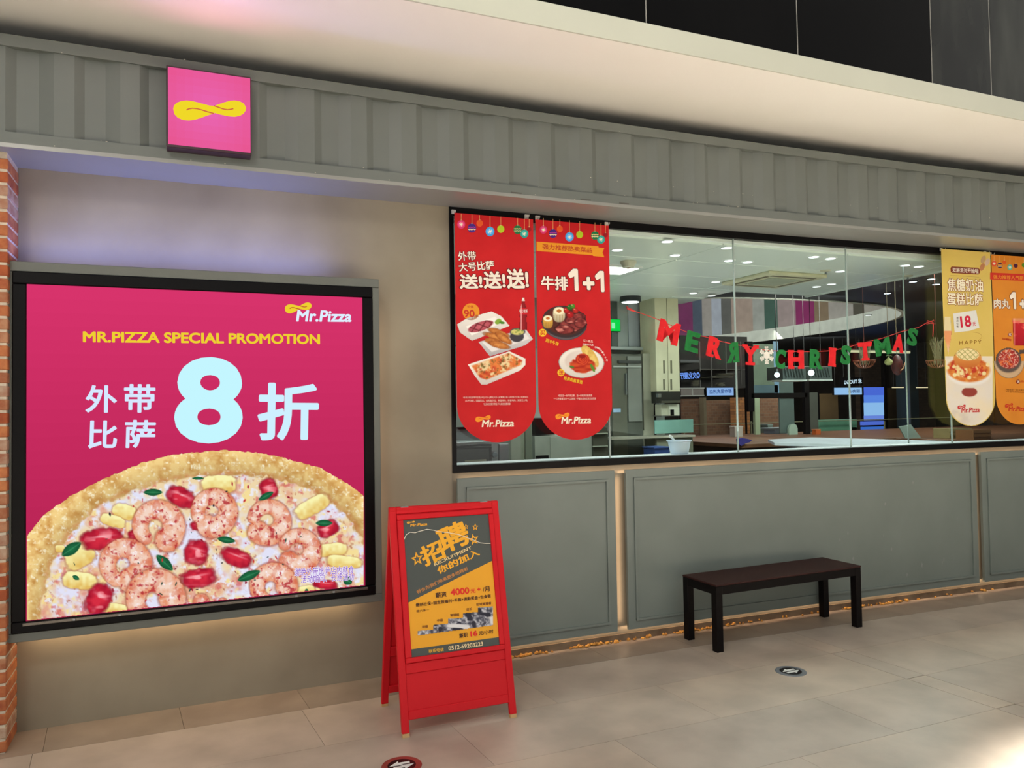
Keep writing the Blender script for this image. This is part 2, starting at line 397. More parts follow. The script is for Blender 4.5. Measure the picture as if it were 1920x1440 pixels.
# brick pier at the left edge
pier = MB().box(-1.60, -.767, -.2475, .14, 0, 2.79).build('wall_pier', mat((205, 192, 172), .9, c2=(180, 168, 150), scale=20, bump=.4), kind='structure')
BR = [mat(c, .85, c2=c2, scale=18, bump=.6, key=('br', i)) for i, (c, c2) in enumerate([((168, 88, 48), (140, 66, 36)), ((150, 76, 46), (176, 108, 66)), ((184, 116, 70), (158, 84, 50)), ((176, 128, 96), (150, 90, 60)), ((150, 98, 74), (176, 150, 128))])]
cz = .004; ci = 0
while cz < 2.74:
    h_ = .050; jx = rr.uniform(-.001, .001)
    MB().box(-.880+jx, -.762, -.252, -.003, cz, cz+h_, b=.004).build('brick', BR[rr.randrange(5)], pier)
    x = -.890; k = ci % 2
    while x > -1.55:
        L = .115 if k % 2 else .235
        MB().box(x-L, x, -.252+rr.uniform(0, .002), -.19, cz, cz+h_, b=.004).build('brick', BR[rr.randrange(5)], pier)
        x -= L+.012; k += 1
    cz += .0628; ci += 1

# container fascia: corrugated sheet with rims, soffit underside
PAINT = mat((101, 107, 103), .55, c2=(96, 102, 98), scale=2, bump=.05)
ct = empty('wall_container', fac(0, .33, 2.8), kind='structure')
def inv(o): o.matrix_parent_inverse = Matrix.Translation(-ct.location); return o
cs = MB(); per = .28; s_ = 4.474-per*30; zlo, zhi = 2.855, 3.258
prof = []
while s_ < 11:
    for ds, o in ((0, .326), (.085, .326), (.125, .300), (.215, .300), (.28, .326)): prof.append((s_+ds, o))
    s_ += per
prof = sorted(set((round(a, 4), b) for a, b in prof))
n = 0
for a, o in prof:
    cs.v += [tuple(fac(a, o, zlo-.01)), tuple(fac(a, o, zhi+.01))]
for i in range(len(prof)-1): cs.f.append((2*i, 2*i+2, 2*i+3, 2*i+1))
inv(cs.build('corrugated_sheet', PAINT, ct))
inv(MB().fbox(-4, 11, .27, .335, 3.258, 3.313).build('top_rim', PAINT, ct))
inv(MB().fbox(-4, 11, .30, .335, 2.805, 2.857).build('bottom_rim', PAINT, ct))
UNDER = mat((138, 140, 136), .3, c2=(132, 134, 130), scale=2)
inv(MB().fbox(-4, 11, -.02, .335, 2.785, 2.805).build('underside', UNDER, ct))
inv(MB().fbox(-4, 11, -.14, -.10, 2.79, 3.45).build('back_sheet', BLACK, ct))
MB().box(5.2, 22, -7.6, -7.3, -.1, 5.2).build('wall_reflection_screen', mat((60, 56, 52), .7, c2=(50, 46, 44), scale=1), kind='structure')  # added unseen wall that darkens what the glass reflects
# small seal scars and paint chips on the rim
for (px, py) in ((968, 353), (1098, 366), (1170, 372)):
    a, z = unfac(px, py, .336); inv(MB().fbox(a-.035, a+.035, .334, .337, 2.808, 2.815).build('sealant_patch', mat((82, 82, 76), .7), ct))
chips = MB()
for i in range(60):
    a = rr.uniform(-.7, 6.4); z = rr.choice((3.26, 3.31, 2.86, 2.81, 2.95))+rr.uniform(-.004, .004); e = rr.uniform(.001, .004)
    chips.fbox(a, a+e*rr.uniform(.6, 2.5), .335, .3362, z, z+e)
inv(chips.build('paint_chips', mat((190, 186, 170), .7), ct, kind='stuff'))

# big plastered soffit and dark cladding above
SOF = mat((243, 242, 236), .42, c2=(240, 239, 231), scale=.8)
sf_ = MB().box(-5, 14, -1.035, .3, 3.45, 3.575).build('ceiling_soffit', SOF, kind='structure')
MB().box(-5, 14, -1.045, -1.0345, 3.4495, 3.575).build('fascia_board', mat((196, 200, 186), .5, c2=(190, 194, 180), scale=1), sf_)
wu = MB().box(-5, 14, -.98, -.9, 3.57, 8).build('wall_upper', BLACK, kind='structure')
DK = mat((5, 5, 6), .25, c2=(9, 9, 10), scale=1.2, spec=.06); DK_REFL = mat((58, 62, 58), .2, c2=(24, 26, 26), scale=2.5, spec=.2, stretch=(1, 1, .3))  # second tone: reflected light painted into the right-hand panels' colour
xs = [-4.4, -3.3, -2.2, -.95, .1, 1.2, 2.27, 3.31, 4.42, 4.98, 6.1, 7.2, 8.3]
for a, b in zip(xs[:-1], xs[1:]):
    MB().box(a+.004, b-.004, -1.03, -.985, 3.577, 5.2, b=.002).build('cladding_panel', DK_REFL if a > 4.4 else DK, wu)
    MB().box(a+.004, b-.004, -1.03, -.985, 5.208, 7.6, b=.002).build('cladding_panel', DK_REFL if a > 4.4 else DK, wu)
for a in xs[6:10]: MB().box(a-.003, a+.003, -1.029, -.985, 3.577, 7.6).build('joint_seal', mat((150, 150, 145), .6), wu)

# =================================================================== WINDOW
win = empty('window_1', fac(1.5, 0, 1.2), kind='structure')
def wi(o): o.matrix_parent_inverse = Matrix.Translation(-win.location); return o
wi(MB().fbox(1.492, 9, -.03, .012, 1.158, 1.200).build('sill', BLACK, win))
wi(MB().fbox(1.492, 9, -.05, .006, 2.735, 2.786).build('head', BLACK, win))
wi(MB().fbox(1.492, 1.520, -.05, .006, 1.2, 2.735).build('jamb', BLACK, win))
wi(MB().fbox(1.520, 9, -.19, -.03, 1.170, 1.204).build('inner_ledge', mat((240, 246, 252), .35), win))
js = [1.520, 2.598, 3.637, 4.676, 5.715, 6.754, 7.79, 8.83]
SIL = mat((165, 180, 176), .4)
for i, (a, b) in enumerate(zip(js[:-1], js[1:])):
    wi(MB().fbox(a+.003, b-.003, -.024, -.014, 1.2, 2.735).build('pane', GLASS, win))
    if i < 6: wi(MB().fbox(b-.0035, b+.0035, -.025, -.013, 1.2, 2.735).build('joint_seal', SIL, win))

# =================================================================== GREY PANELS UNDER THE WINDOW
def panel(s0, s1, z0, z1, name, label):
    o0, o1 = .022, .045
    t = empty(name, fac(s0, o0, z0), label, 'panel', 'grey moulded panels under the window')
    def k(o): o.matrix_parent_inverse = Matrix.Translation(-t.location); return o
    k(MB().fbox(s0, s1, o0, o1, z0, z1).build('board', GREY, t))
    m_ = .055; g = .014
    for (a, b, c, d) in ((s0+m_, s1-m_, z0+m_, z0+m_+g), (s0+m_, s1-m_, z1-m_-g, z1-m_), (s0+m_, s0+m_+g, z0+m_, z1-m_), (s1-m_-g, s1-m_, z0+m_, z1-m_)):
        k(MB().fbox(a, b, o1-.002, o1+.012, c, d).build('moulding', GREY, t))
    return t
panel(1.508, 2.595, .078, 1.125, 'wall_panel', 'short grey moulded panel behind the red sign board, under the two red banners')
p2 = panel(2.678, 5.885, .078, 1.125, 'wall_panel', 'long grey moulded panel behind the dark bench')
panel(5.945, 8.3, .078, 1.125, 'wall_panel', 'grey moulded panel right of the long one, cut by the right edge of the photo')
sc_ = MB()
for (px, py) in ((1660, 945), (1590, 1000), (1575, 1012), (1672, 1030), (1701, 1078), (1767, 1055), (1770, 1050), (1795, 972), (1657, 1005), (1600, 1048), (1729, 1060), (1712, 905)):
    a, z = unfac(px, py, .046); e = rr.uniform(.004, .011); h_ = rr.uniform(.008, .024)
    sc_.v += [tuple(fac(a-e, .0456, z)), tuple(fac(a, .0456, z-h_)), tuple(fac(a+e*.8, .0456, z+h_*.4)), tuple(fac(a-e*.2, .0456, z+h_))]; nn = len(sc_.v); sc_.f.append((nn-4, nn-3, nn-2, nn-1))
sc_ = sc_.build('scuff_marks', mat((140, 146, 142), .7), p2, kind='stuff'); sc_.matrix_parent_inverse = Matrix.Translation(-p2.location)
# warm LED tape fixed behind the panels (real lamps)
WARM = (1, .68, .44)
def strip(s0, s1, o, z, up, power, col, wdt=.012, nm='led_tape'):
    n_ = max(1, round((s1-s0)/1.1))
    for i in range(n_):
        a = s0+(s1-s0)*i/n_; b = s0+(s1-s0)*(i+1)/n_; mid = fac((a+b)/2, o, z)
        l = area(nm, mid, mid+Vector((0, .0, up)), b-a-.02, wdt, power*(b-a), col)
        ang = -KAP*max(0, (a+b)/2-S0)
        l.rotation_euler = (0 if up < 0 else math.pi, 0, ang)
strip(1.52, 8.2, .014, .095, -1, .65, WARM)
strip(1.52, 8.2, .008, 1.10, 1, .55, WARM)
for sg in (2.637, 5.915):
    mid = fac(sg, .004, .6)
    l = area('led_tape', mid+Vector((0, -.012, 0)), mid+Vector((0, 1, 0)), .03, .95, .3, WARM)

# =================================================================== LIGHT BOX
LB = Plane((0, -.20, 0), (1, 0, 0), (0, 0, 1))
lb = empty('light_box', label='large square backlit pizza advertising light box on the concrete wall', cat='light box', mw=LB.M)
FR = mat((98, 102, 96), .5, c2=(92, 96, 90), scale=2); FB = mat((8, 7, 9), .4, spec=.12)
s0, s1, z0, z1 = -.790, 1.006, .485, 2.282
b0, b1, c0, c1 = -.752, .967, .527, 2.233
e0, e1, f0, f1 = -.694, .911, .580, 2.174
def ring(a0, a1, b0_, b1_, i0, i1, j0, j1, y0, y1):
    return [(a0, a1, b0_, j0), (a0, a1, j1, b1_), (a0, i0, j0, j1), (i1, a1, j0, j1)]
nm = 'outer_frame'
for (a, b, c, d) in ((s0, s1, z0, c0), (s0, s1, c1, z1), (s0, b0, c0, c1), (b1, s1, c0, c1)):
    MB().box(a+.0006, b-.0006, -.004, .12, c+.0006, d-.0006, b=.002).build('frame_board', FR, lb)
for (a, b, c, d) in ((b0, b1, c0, f0), (b0, b1, f1, c1), (b0, e0, f0, f1), (e1, b1, f0, f1)):
    MB().box(a+.0005, b-.0005, -.014, .02, c+.0005, d-.0005, b=.004).build('black_bezel', FB, lb)
MB().box(e0-.012, e1+.012, -.018, -.013, f0-.020, f0-.006, b=.002).build('snap_rail', mat((110, 105, 98), .3, .6), lb)
for px in (140, 225, 312, 475, 555, 625):
    u = LB.uv(px, 1130)[0]; MB().box(u-.006, u+.006, -.021, -.0175, f0-.018, f0-.008, b=.001).build('clip', STEEL, lb)
bk = Print(LB)
N = 24
for i in range(N):
    t = (i+.5)/N; v0 = f0+(f1-f0)*i/N; v1 = f0+(f1-f0)*(i+1)/N
    c = tuple(a*(1-t)+b*t for a, b in zip((176, 32, 78), (216, 52, 108)))
    for j in range(12):
        e_ = 1-.10*abs((j+.5)/12-.5)*2*0; u0 = e0+(e1-e0)*j/12; u1 = e0+(e1-e0)*(j+1)/12
        bk.uvpoly([(u0, v0), (u1, v0), (u1, v1), (u0, v1)], tuple(min(255, q*e_) for q in c), 0)
bk.build('backlit_film', lb, True)
CW = (196, 246, 255); YL = (238, 208, 48)
lt = Print(LB)
lt.text('MR.PIZZA SPECIAL PROMOTION', (155.5, 642), (600, 645.5), 21, YL, 3, bold=.035)
for ch, x0, x1, y0, y1 in (('外', 160, 219, 722, 774), ('带', 232, 291, 720, 774), ('比', 165, 219, 788, 841), ('萨', 233, 291, 787, 840)):
    lt.text(ch, (x0, y1), (x1, y1-.3), y1-y0, (214, 232, 255), 3, bold=.022)
lt.text('8', (325.5, 832), (454, 831), 165, CW, 3, bold=.034)
lt.text('折', (482, 826), (597, 825), 109, (206, 240, 255), 3, bold=.024)
lt.build('lettering', lb, True)
lg = Print(LB)
lg.text('Mr.Pizza', (555, 603), (659, 604), 22, (222, 238, 255), 3, bold=.03, shear=.15)
swoosh(lg, 534, 569, 584, 586, YL, (190, 90, 50), 3, tilt=-5)
lg.build('logo', lb, True)

# the printed pizza, painted once in numpy
A = Art(49.5, 838, 684, 1170, 1.0, seed=5)
X, Y = A.X, A.Y
cx0, cy0 = 398., 1190.
th = np.arctan2(cy0-Y, X-cx0)
op = [(44,1011),(50.6,1003),(84,962),(130,930),(180,903),(262,868),(322,851),(412,843),(470,846),(525,855),(600,876),(652,905),(681,928),(700,945)]
ip = [(74,1170),(84,1110),(92,1070),(124,1008),(188,950),(270,913),(337,898),(400,890),(439,889),(525,899),(600,926),(656,972),(679,1012),(700,1060)]
yo = np.interp(X, [p[0] for p in op], [p[1] for p in op])+(A.n(5, 1)-.5)*3
ang_i = [math.atan2(cy0-p[1], p[0]-cx0) for p in ip]; rad_i = [math.hypot(cy0-p[1], p[0]-cx0) for p in ip]
ri = np.interp(th, ang_i[::-1], rad_i[::-1]); rad = np.hypot(X-cx0, cy0-Y)
crust = np.clip((Y-yo)/1.5, 0, 1)
inside = np.clip((ri-rad+(A.n(9, 3)-.5)*10)/4, 0, 1)
f_ = A.fbm(14, 10); g_ = A.fbm(5, 14)
cc = A.shade((232, 200, 132), (198, 146, 78), (f_-.35)*2.2)
cc = cc*(1-np.clip((g_-.58)*4, 0, 1)[..., None])+np.array((250, 240, 205))*np.clip((g_-.58)*4, 0, 1)[..., None]
cc = cc*(.90+.16*np.clip((rad-ri)/40, 0, 1))[..., None]
A.put(crust, cc)
edge = np.clip(1-np.abs(rad-ri-2)/8, 0, 1)*crust
A.put(edge*.6*A.n(7, 4), (206, 128, 84))
chs = A.shade((238, 214, 170), (226, 226, 246), (A.fbm(30, 20)-.42)*5)
A.put(inside*crust, chs)
r1 = A.fbm(26, 30); A.put(inside*crust*np.clip((r1-.52)*5, 0, 1)*.85, A.shade((232, 190, 150), (216, 120, 110), (A.fbm(10, 33)-.3)*1.6))
r2_ = A.fbm(12, 40); A.put(inside*crust*np.clip((r2_-.62)*7, 0, 1)*.6, (206, 84, 84)); r3_ = A.fbm(18, 44); A.put(inside*crust*np.clip((r3_-.62)*8, 0, 1)*.9, (246, 222, 150))
r4_ = A.fbm(9, 48); A.put(inside*crust*np.clip((r4_-.62)*9, 0, 1)*.8, (236, 238, 252)); A.put(inside*crust*np.clip((A.fbm(7, 52)-.72)*9, 0, 1)*.5, (150, 70, 50))
def leaf(x, y, l, w_, rot):
    m_, d, u, v = A.ell(x, y, l, w_, rot, p=1.6); m_ = m_*A.a
    A.put(m_, A.shade((38, 118, 74), (18, 74, 46), d*.8+np.abs(v)*.1)); A.put(m_*np.clip(1-np.abs(v)*9, 0, 1)*.5, (90, 170, 120))
def chunk(x, y, l, w_, rot, k):
    m_, d, u, v = A.ell(x, y, l, w_, rot, rag=.15, p=3.2, k=k)
    A.put(np.clip((1.12-d)/.15, 0, 1)*.5, (160, 96, 60)); A.put(m_, A.shade((250, 244, 176), (226, 186, 96), np.clip(v*.6+.4+(A.n(6, k)-.5)*.6, 0, 1)))
def tomato(x, y, l, w_, rot, k):
    m_, d, u, v = A.ell(x, y, l, w_, rot, rag=.18, p=2.6, k=k)
    A.put(np.clip((1.14-d)/.15, 0, 1)*.6, (130, 30, 40)); A.put(m_, A.shade((214, 46, 66), (146, 14, 40), d*.9-.2+(A.n(7, k+1)-.5)*.5))
    hl = np.clip((A.n(7, k+2, 2.)-.62)*5, 0, 1)*m_*np.clip(1.1-d, 0, 1); A.put(hl, (250, 160, 165))
    A.put(m_*np.clip(1-np.abs(v+.25)*6, 0, 1)*np.clip(1-np.abs(u)*1.2, 0, 1)*.8, (252, 190, 195))
def shrimp(x, y, R, a0, a1, k, w0=.46, flip=1):
    u, v = A.loc(x, y); r = np.hypot(u, v); t = np.arctan2(-v*flip, u); tt = (t-a0) % (2*math.pi); span = (a1-a0) % (2*math.pi)
    q = np.clip(tt/span, 0, 1); wd = R*(w0-.20*q); rc = R*.62; on = tt <= span
    d = np.abs(r-rc)/wd
    for aa, qq in ((a0, 0.), (a1, 1.)):
        ex, ey = x+rc*math.cos(aa), y-flip*rc*math.sin(aa); de = np.hypot(X-ex, Y-ey)/(R*(w0-.20*qq)); d = np.where(on, d, np.minimum(np.where(on, 9, d*0+9), de)) if aa == a0 else np.where(on, d, np.minimum(d, de))
    A.put(np.clip((1.22-d)/.2, 0, 1)*.55, (150, 66, 50))
    m_ = np.clip((1.02-d+(A.n(5, k)-.5)*.12)/.08, 0, 1)
    base = A.shade((244, 214, 196), (224, 130, 88), np.clip(d*.75-.05+(A.fbm(9, k+2)-.5)*1.1, 0, 1))
    A.put(m_, base)
    stripe = (np.sin(q*span*5.2+A.n(10, k+5)*2) > .70)*1.; A.put(m_*stripe*.45*np.clip(.4+d, 0, 1), (206, 92, 70))
    A.put(m_*np.clip((A.fbm(6, k+7)-.60)*6, 0, 1)*np.clip(1.1-d, 0, 1), (250, 240, 244))
    A.put(m_*np.clip((A.fbm(7, k+11)-.62)*7, 0, 1)*.8, (176, 44, 50))
def z3(x, y): return x/2.6667, 800+y/2.6667
for k, (x, y, l, w_, r) in enumerate([(620, 425, 60, 40, .2), (1095, 290, 88, 50, 0), (400, 650, 80, 55, -.5), (400, 770, 90, 45, .1), (1560, 400, 95, 42, -.5), (1660, 615, 75, 35, -.1), (1720, 675, 90, 32, .1), (560, 905, 80, 26, .1), (565, 470, 65, 30, .3), (1520, 820, 60, 24, -.2), (300, 610, 26, 20, 0)]):
    chunk(*z3(x, y), l/2.667, w_/2.667, r, 100+k)
for k, (x, y, l, w_, r) in enumerate([(510, 562, 105, 52, -.12), (905, 352, 72, 48, .4), (982, 628, 58, 62, .3), (1183, 655, 80, 42, .35), (992, 757, 86, 48, -.2), (1345, 310, 44, 52, -.3), (495, 862, 60, 80, .5), (1640, 510, 52, 40, -.5), (1625, 788, 60, 24, .1), (690, 545, 50, 36, 0), (1010, 500, 60, 22, .1)]):
    tomato(*z3(x, y), l/2.667, w_/2.667, r, 200+k*5)
for k, (x, y, R, a0, a1) in enumerate([(1065, 425, 122, -1.9, 3.6), (1340, 472, 118, -2.3, 2.9), (785, 498, 135, -.9, 3.9), (622, 690, 136, -1.2, 4.2), (1490, 618, 118, -2.2, 2.7), (770, 862, 150, .1, 4.4), (1360, 800, 120, 0, 4.4), (1060, 862, 90, 3.4, 6.0)]):
    x_, y_ = z3(x, y); shrimp(x_, y_, R/2.667, a0, a1, 300+k*20)
for (x, y, l, w_, r) in [(765, 328, 50, 19, 0), (1330, 347, 44, 17, -.5), (357, 612, 60, 30, -.6), (823, 680, 58, 26, .75), (1132, 566, 48, 18, .15), (1245, 745, 64, 24, -.4), (1620, 482, 44, 18, 0), (990, 258, 32, 8, 0), (1738, 770, 26, 24, .6), (380, 755, 20, 12, .5), (1533, 818, 10, 8, 0)]:
    leaf(*z3(x, y), l/2.667, w_/2.667, r)
for i in range(110):
    a_ = rr.uniform(.15, 3.0); q = rr.uniform(.1, .95); k_ = float(np.interp(a_, ang_i[::-1], rad_i[::-1]))*q
    x_, y_ = cx0+k_*math.cos(a_), cy0-k_*math.sin(a_)
    if 52 < x_ < 682 and y_ < 1166:
        m_ = A.ell(x_, y_, rr.uniform(1.2, 5), rr.uniform(.8, 2.6), rr.uniform(0, 3), .4)[0]*A.a
        A.put(m_, rr.choice([(176, 40, 60), (196, 60, 56), (150, 30, 50), (30, 70, 60), (40, 40, 50)]))
ybot = np.interp(X, [45, 690], [1165.5, 1097.5]); A.a = A.a*(Y < ybot-1)*(X > 50.4)*(X < np.interp(Y, [558, 1098], [681, 683])-.5)
A.build('pizza_picture', LB, lb, 1.2, True)
ft = Print(LB)
ft.text('谢绝外带比萨店内就食', (551, 1080), (663, 1075), 15, (120, 56, 190), 4, bold=.0, out=(248, 238, 255), outw=.05)
ft.text('活动期间、长期活动', (564, 1093.5), (663, 1088), 14, (120, 56, 190), 4, bold=.0, out=(248, 238, 255), outw=.05)
ft.build('small_print', lb, True)
# tapes behind the box: cold along the top, warm below and at the right
area('led_tape', (.02, -.14, 2.288), (.02, -.12, 4), 1.45, .05, 6.5, (.24, .30, 1))
area('led_tape', (.10, -.05, .50), (.10, -.03, -4), 1.6, .03, 2.4, (1, .70, .40))
area('led_tape', (.97, -.05, 1.35), (5, -.03, 1.35), .03, 1.5, .9, (1, .70, .40))

# =================================================================== SMALL LIT LOGO SIGN on the container
LS = Plane((0, -.41, 0), (1, 0, 0), (0, 0, 1))
ls = empty('logo_sign', label='small square pink lit sign with a yellow ribbon loop on the container fascia', cat='sign', mw=LS.M)
ua, va = LS.uv(311.5, 121.5); ub, vb = LS.uv(471.5, 292)
MB().box(ua, ub, 0, .075, vb, va, b=.003).build('case', mat((48, 12, 26), .4), ls)
pk = Print(LS); U0, V0 = ua+.008, vb+.014; U1, V1 = ub-.004, va-.008
for i in range(10):
    for j in range(10):
        d_ = math.hypot((i+.5)/10-.5, (j+.5)/10-.5)*1.3; c = tuple(a*(1-d_)+b*d_ for a, b in zip((234, 102, 180), (232, 84, 140)))
        x_, x2 = U0+(U1-U0)*i/10, U0+(U1-U0)*(i+1)/10; y_, y2 = V0+(V1-V0)*j/10, V0+(V1-V0)*(j+1)/10
        pk.uvpoly([(x_, y_), (x2, y_), (x2, y2), (x_, y2)], c, 1)
pk.build('lit_face', ls, True)
sw = Print(LS); T = lambda p: (290+p[0]/7.2, 100+p[1]/7.2)
sw.poly([T(p) for p in SW], (240, 216, 40), 2)
for g in SG: sw.stroke([T(p) for p in g], 2.0, (205, 100, 70), 3)
sw.build('ribbon_loop', ls, True)
area('logo_sign_glow', (.12, -.44, 3.05), (.12, -2, 3.2), .36, .36, 1.6, (1, .30, .55))

# =================================================================== BANNERS
def banner(s_left, s_right, ztop, zbot, o, label, base, seed=0, tone=None):
    a = fac(s_left, o, ztop); b = fac(s_right, o, ztop); pl = Plane(a, b-a, (0, 0, 1)); W = (b-a).length; H = ztop-zbot
    t = empty('banner', label=label, cat='banner', group='hanging banners in the window', mw=pl.M)
    r = W/2; yb = -H+r*.86; pts = [(0, 0), (W, 0), (W, yb)]
    for i in range(1, 20):
        a_ = math.pi*i/20; pts.append((W/2+r*math.cos(a_), yb-r*.86*math.sin(a_)))
    pts.append((0, yb))
    MB().prism(pts, 0, .0012).build('fabric', base, t)
    return t, pl, W
def ball(pr, cx, cy, r, c, pat=None, top=None, lay=2):
    pr.mark('printed_bauble'); pr.auto = False
    if top is not None: pr.stroke([(cx, top), (cx, cy-r)], .8, (236, 190, 120), lay)
    pr.poly([(cx-1, cy-r-1.2), (cx+1, cy-r-1.2), (cx+1, cy-r+.5), (cx-1, cy-r+.5)], (230, 215, 170), lay)
    pr.disc(cx, cy, r, c, lay, r*1.08)
    if pat == 'snow':
        pr.disc(cx, cy, r*.72, tuple(min(255, q+26) for q in c), lay+.5)
        for k in range(3):
            a = math.pi*k/3+.3; pr.stroke([(cx-r*.5*math.cos(a), cy-r*.5*math.sin(a)), (cx+r*.5*math.cos(a), cy+r*.5*math.sin(a))], 1.3, (240, 236, 210), lay+1+.2*k)
    elif pat:
        for q, yy in enumerate((-.2, .3)):
            pts = [(cx-r*.85+r*1.7*i/8, cy+yy*r+(.10*r if i % 2 else -.10*r)) for i in range(9)]; pr.stroke(pts, 1.7, pat[q % len(pat)], lay+.5)
    pr.auto = True; pr.mark('printed_shape')
def ornaments(pr, T, cs_, top):
    for (x, y, r, c, pat) in cs_:
        cx, cy = T(x, y); ball(pr, cx, cy, r/6, c, pat, top(cx))
T6 = lambda x, y: (840+x/6, 380+y/6)
T5 = lambda x, y: (840+x/5.143, 600+y/5.143)
PAPER = mat((200, 32, 36), .6, spec=.2, c2=(190, 27, 32), scale=5)
PINKB = (206, 50, 110); BR_ = (206, 44, 46)
# --- banner 1
b1, P1, W1 = banner(1.508, 2.032, 2.735, 1.335, .06, 'leftmost red banner, with chicken strips, baked pasta and a cola bottle, in the window', PAPER)
pr = Print(P1); tp = lambda x: 400+(x-853)*.075
ornaments(pr, T6, [(148, 245, 45, (214, 60, 120), 'snow'), (268, 287, 48, (70, 40, 130), ((170, 60, 160), (236, 220, 170))), (355, 232, 36, (226, 92, 40), None), (472, 325, 50, (70, 160, 226), 'snow'), (593, 298, 40, (176, 200, 40), None), (783, 305, 47, (30, 120, 70), ((226, 216, 150), (236, 230, 180))), (858, 350, 45, (40, 160, 150), 'snow'), (912, 300, 26, (150, 30, 36), None)], tp)
pr.build('printed_baubles', b1)
pr = Print(P1); DKR = (110, 22, 28); CR = (240, 232, 218)
pr.text('外带', (859.5, 489), (893, 488), 17, CR, 3, bold=.02, out=DKR, outw=.055)
pr.text('大号比萨', (861, 510), (927, 505), 17, CR, 3, bold=.02, out=DKR, outw=.055)
for i, (x0, x1, y0) in enumerate(((862, 905, 513), (907, 948.5, 508), (951, 992, 503))):
    pr.text('送!', (x0, 542), (x1, 541.5), 541-y0, CR, 3+i*.01, bold=.035, out=DKR, outw=.05)
pr.disc(883, 584.7, 16, (228, 150, 44), 2).text('90', (869.7, 595), (890, 595), 14, (196, 50, 40), 3, bold=.02).text('价值', (876, 577.5), (888, 577.5), 5, (196, 80, 40), 3)
pr.text('元', (891, 595), (897, 595), 5, (196, 80, 40), 3)
sm = (236, 190, 180)
pr.text('*外带大号比萨即可任选小吃(六选一)焗饭(六选一)或意面(六选一)及可乐之任选一份(除90元)', (868, 748), (990, 747), 4.6, sm, 3)
pr.text('(太平洋虾、田园风光、金枪鱼沙拉、韩国烤肉、蒜香鸡肉、双层芝士等)', (872, 754), (989, 753), 4.6, sm, 3)
pr.text('*此活动仅限外带且不与其他优惠同享', (906, 760), (957, 759.5), 4.6, sm, 3)
pr.text('Mr.Pizza', (903, 801), (963.5, 800), 13.5, (246, 236, 214), 3, bold=.03, shear=.15)
swoosh(pr, 891, 780, 920, 790, (240, 150, 40), (210, 90, 40), 3, tilt=-4, gw=1)
pr.build('lettering', b1)
a = Art(853, 548, 1005, 726, 1.0, seed=21)
def S(m_, c): a.put(m_, c)
def quad(pts, soft=1.):
    m_ = np.ones_like(a.X)
    n_ = len(pts); ar = sum(pts[i][0]*pts[(i+1) % n_][1]-pts[(i+1) % n_][0]*pts[i][1] for i in range(n_)); sg = 1 if ar > 0 else -1
    for i in range(n_):
        (x0, y0), (x1, y1) = pts[i], pts[(i+1) % n_]; L = math.hypot(x1-x0, y1-y0)
        d = sg*((x1-x0)*(a.Y-y0)-(y1-y0)*(a.X-x0))/L; m_ = np.minimum(m_, np.clip(d/soft+.5, 0, 1))
    return m_
PLT = (232, 230, 224)
t5 = lambda *p: [T5(x, y) for x, y in p]
S(quad([(856, 608), (875, 596), (922, 583), (940, 592), (958, 613), (900, 634), (885, 640), (862, 624)]), a.shade(PLT, (196, 192, 190), (a.Y-600)/50))
S(quad([(874, 612), (928, 594), (940, 606), (884, 629)]), (246, 244, 240))
m_, d, u, v = a.ell(901, 612, 26, 9, -.32); S(m_, a.shade((206, 110, 120), (156, 60, 76), d*.8)); S(m_*(np.sin(u*9+v*4) > .75), (120, 40, 50)); S(m_*(np.sin(u*9-v*4) > .8), (120, 40, 50))
m_, d, u, v = a.ell(934, 603, 7, 5, -.5); S(m_, (130, 170, 60)); m_ = a.ell(941, 605, 6, 2.5, .1)[0]; S(m_, (80, 140, 50))
S(quad([(896, 641), (985, 615), (1000, 636), (985, 648), (918, 669)]), a.shade((214, 212, 212), (168, 166, 172), (a.Y-630)/45))
S(quad([(904, 642), (981, 620), (993, 635), (922, 660)]), (232, 230, 230))
for i, (x, y, l, r) in enumerate(((935, 624, 22, .35), (930, 632, 24, .28), (944, 634, 18, .6), (925, 641, 18, .3), (936, 647, 20, .25))):
    m_, d, u, v = a.ell(x, y, l, 6.2, r, rag=.15, k=i); S(np.clip((1.15-d)/.1, 0, 1)*.5, (120, 60, 20)); S(m_, a.shade((216, 146, 76), (160, 86, 34), d*.9-.1+(a.n(3, i+3)-.5)*.5))
m_, d, u, v = a.ell(969, 631, 14, 11); S(m_*(a.Y > 624), (66, 62, 70)); S(a.ell(970, 622, 16, 8)[0], (84, 80, 88)); S(a.ell(970, 622.5, 13, 6)[0], a.shade((206, 200, 120), (110, 140, 60), (a.n(3, 9)-.4)*3))
S(quad([(876, 683), (955, 658), (986, 672), (986, 684), (976, 695), (912, 722), (902, 722), (890, 706)]), a.shade((236, 232, 224), (196, 190, 186), (a.Y-690)/36))
pf = quad([(884, 686), (954, 662), (979, 676), (977, 684), (912, 712), (900, 708)], 2.5)
S(pf, a.shade((226, 130, 66), (196, 70, 40), (a.fbm(8, 40)-.4)*3)); S(pf*np.clip((a.fbm(9, 44)-.52)*7, 0, 1), (232, 210, 160)); S(pf*np.clip((a.fbm(5, 48)-.6)*8, 0, 1)*.8, (110, 90, 40))
bt = np.clip(.9-(np.abs(a.X-981)/np.interp(a.Y, [552, 558, 568, 578, 590, 600, 608, 620], [3.2, 3.4, 4, 8.5, 9, 7.8, 9, 8.6])), 0, 1)*8*(a.Y > 552)*(a.Y < 619)
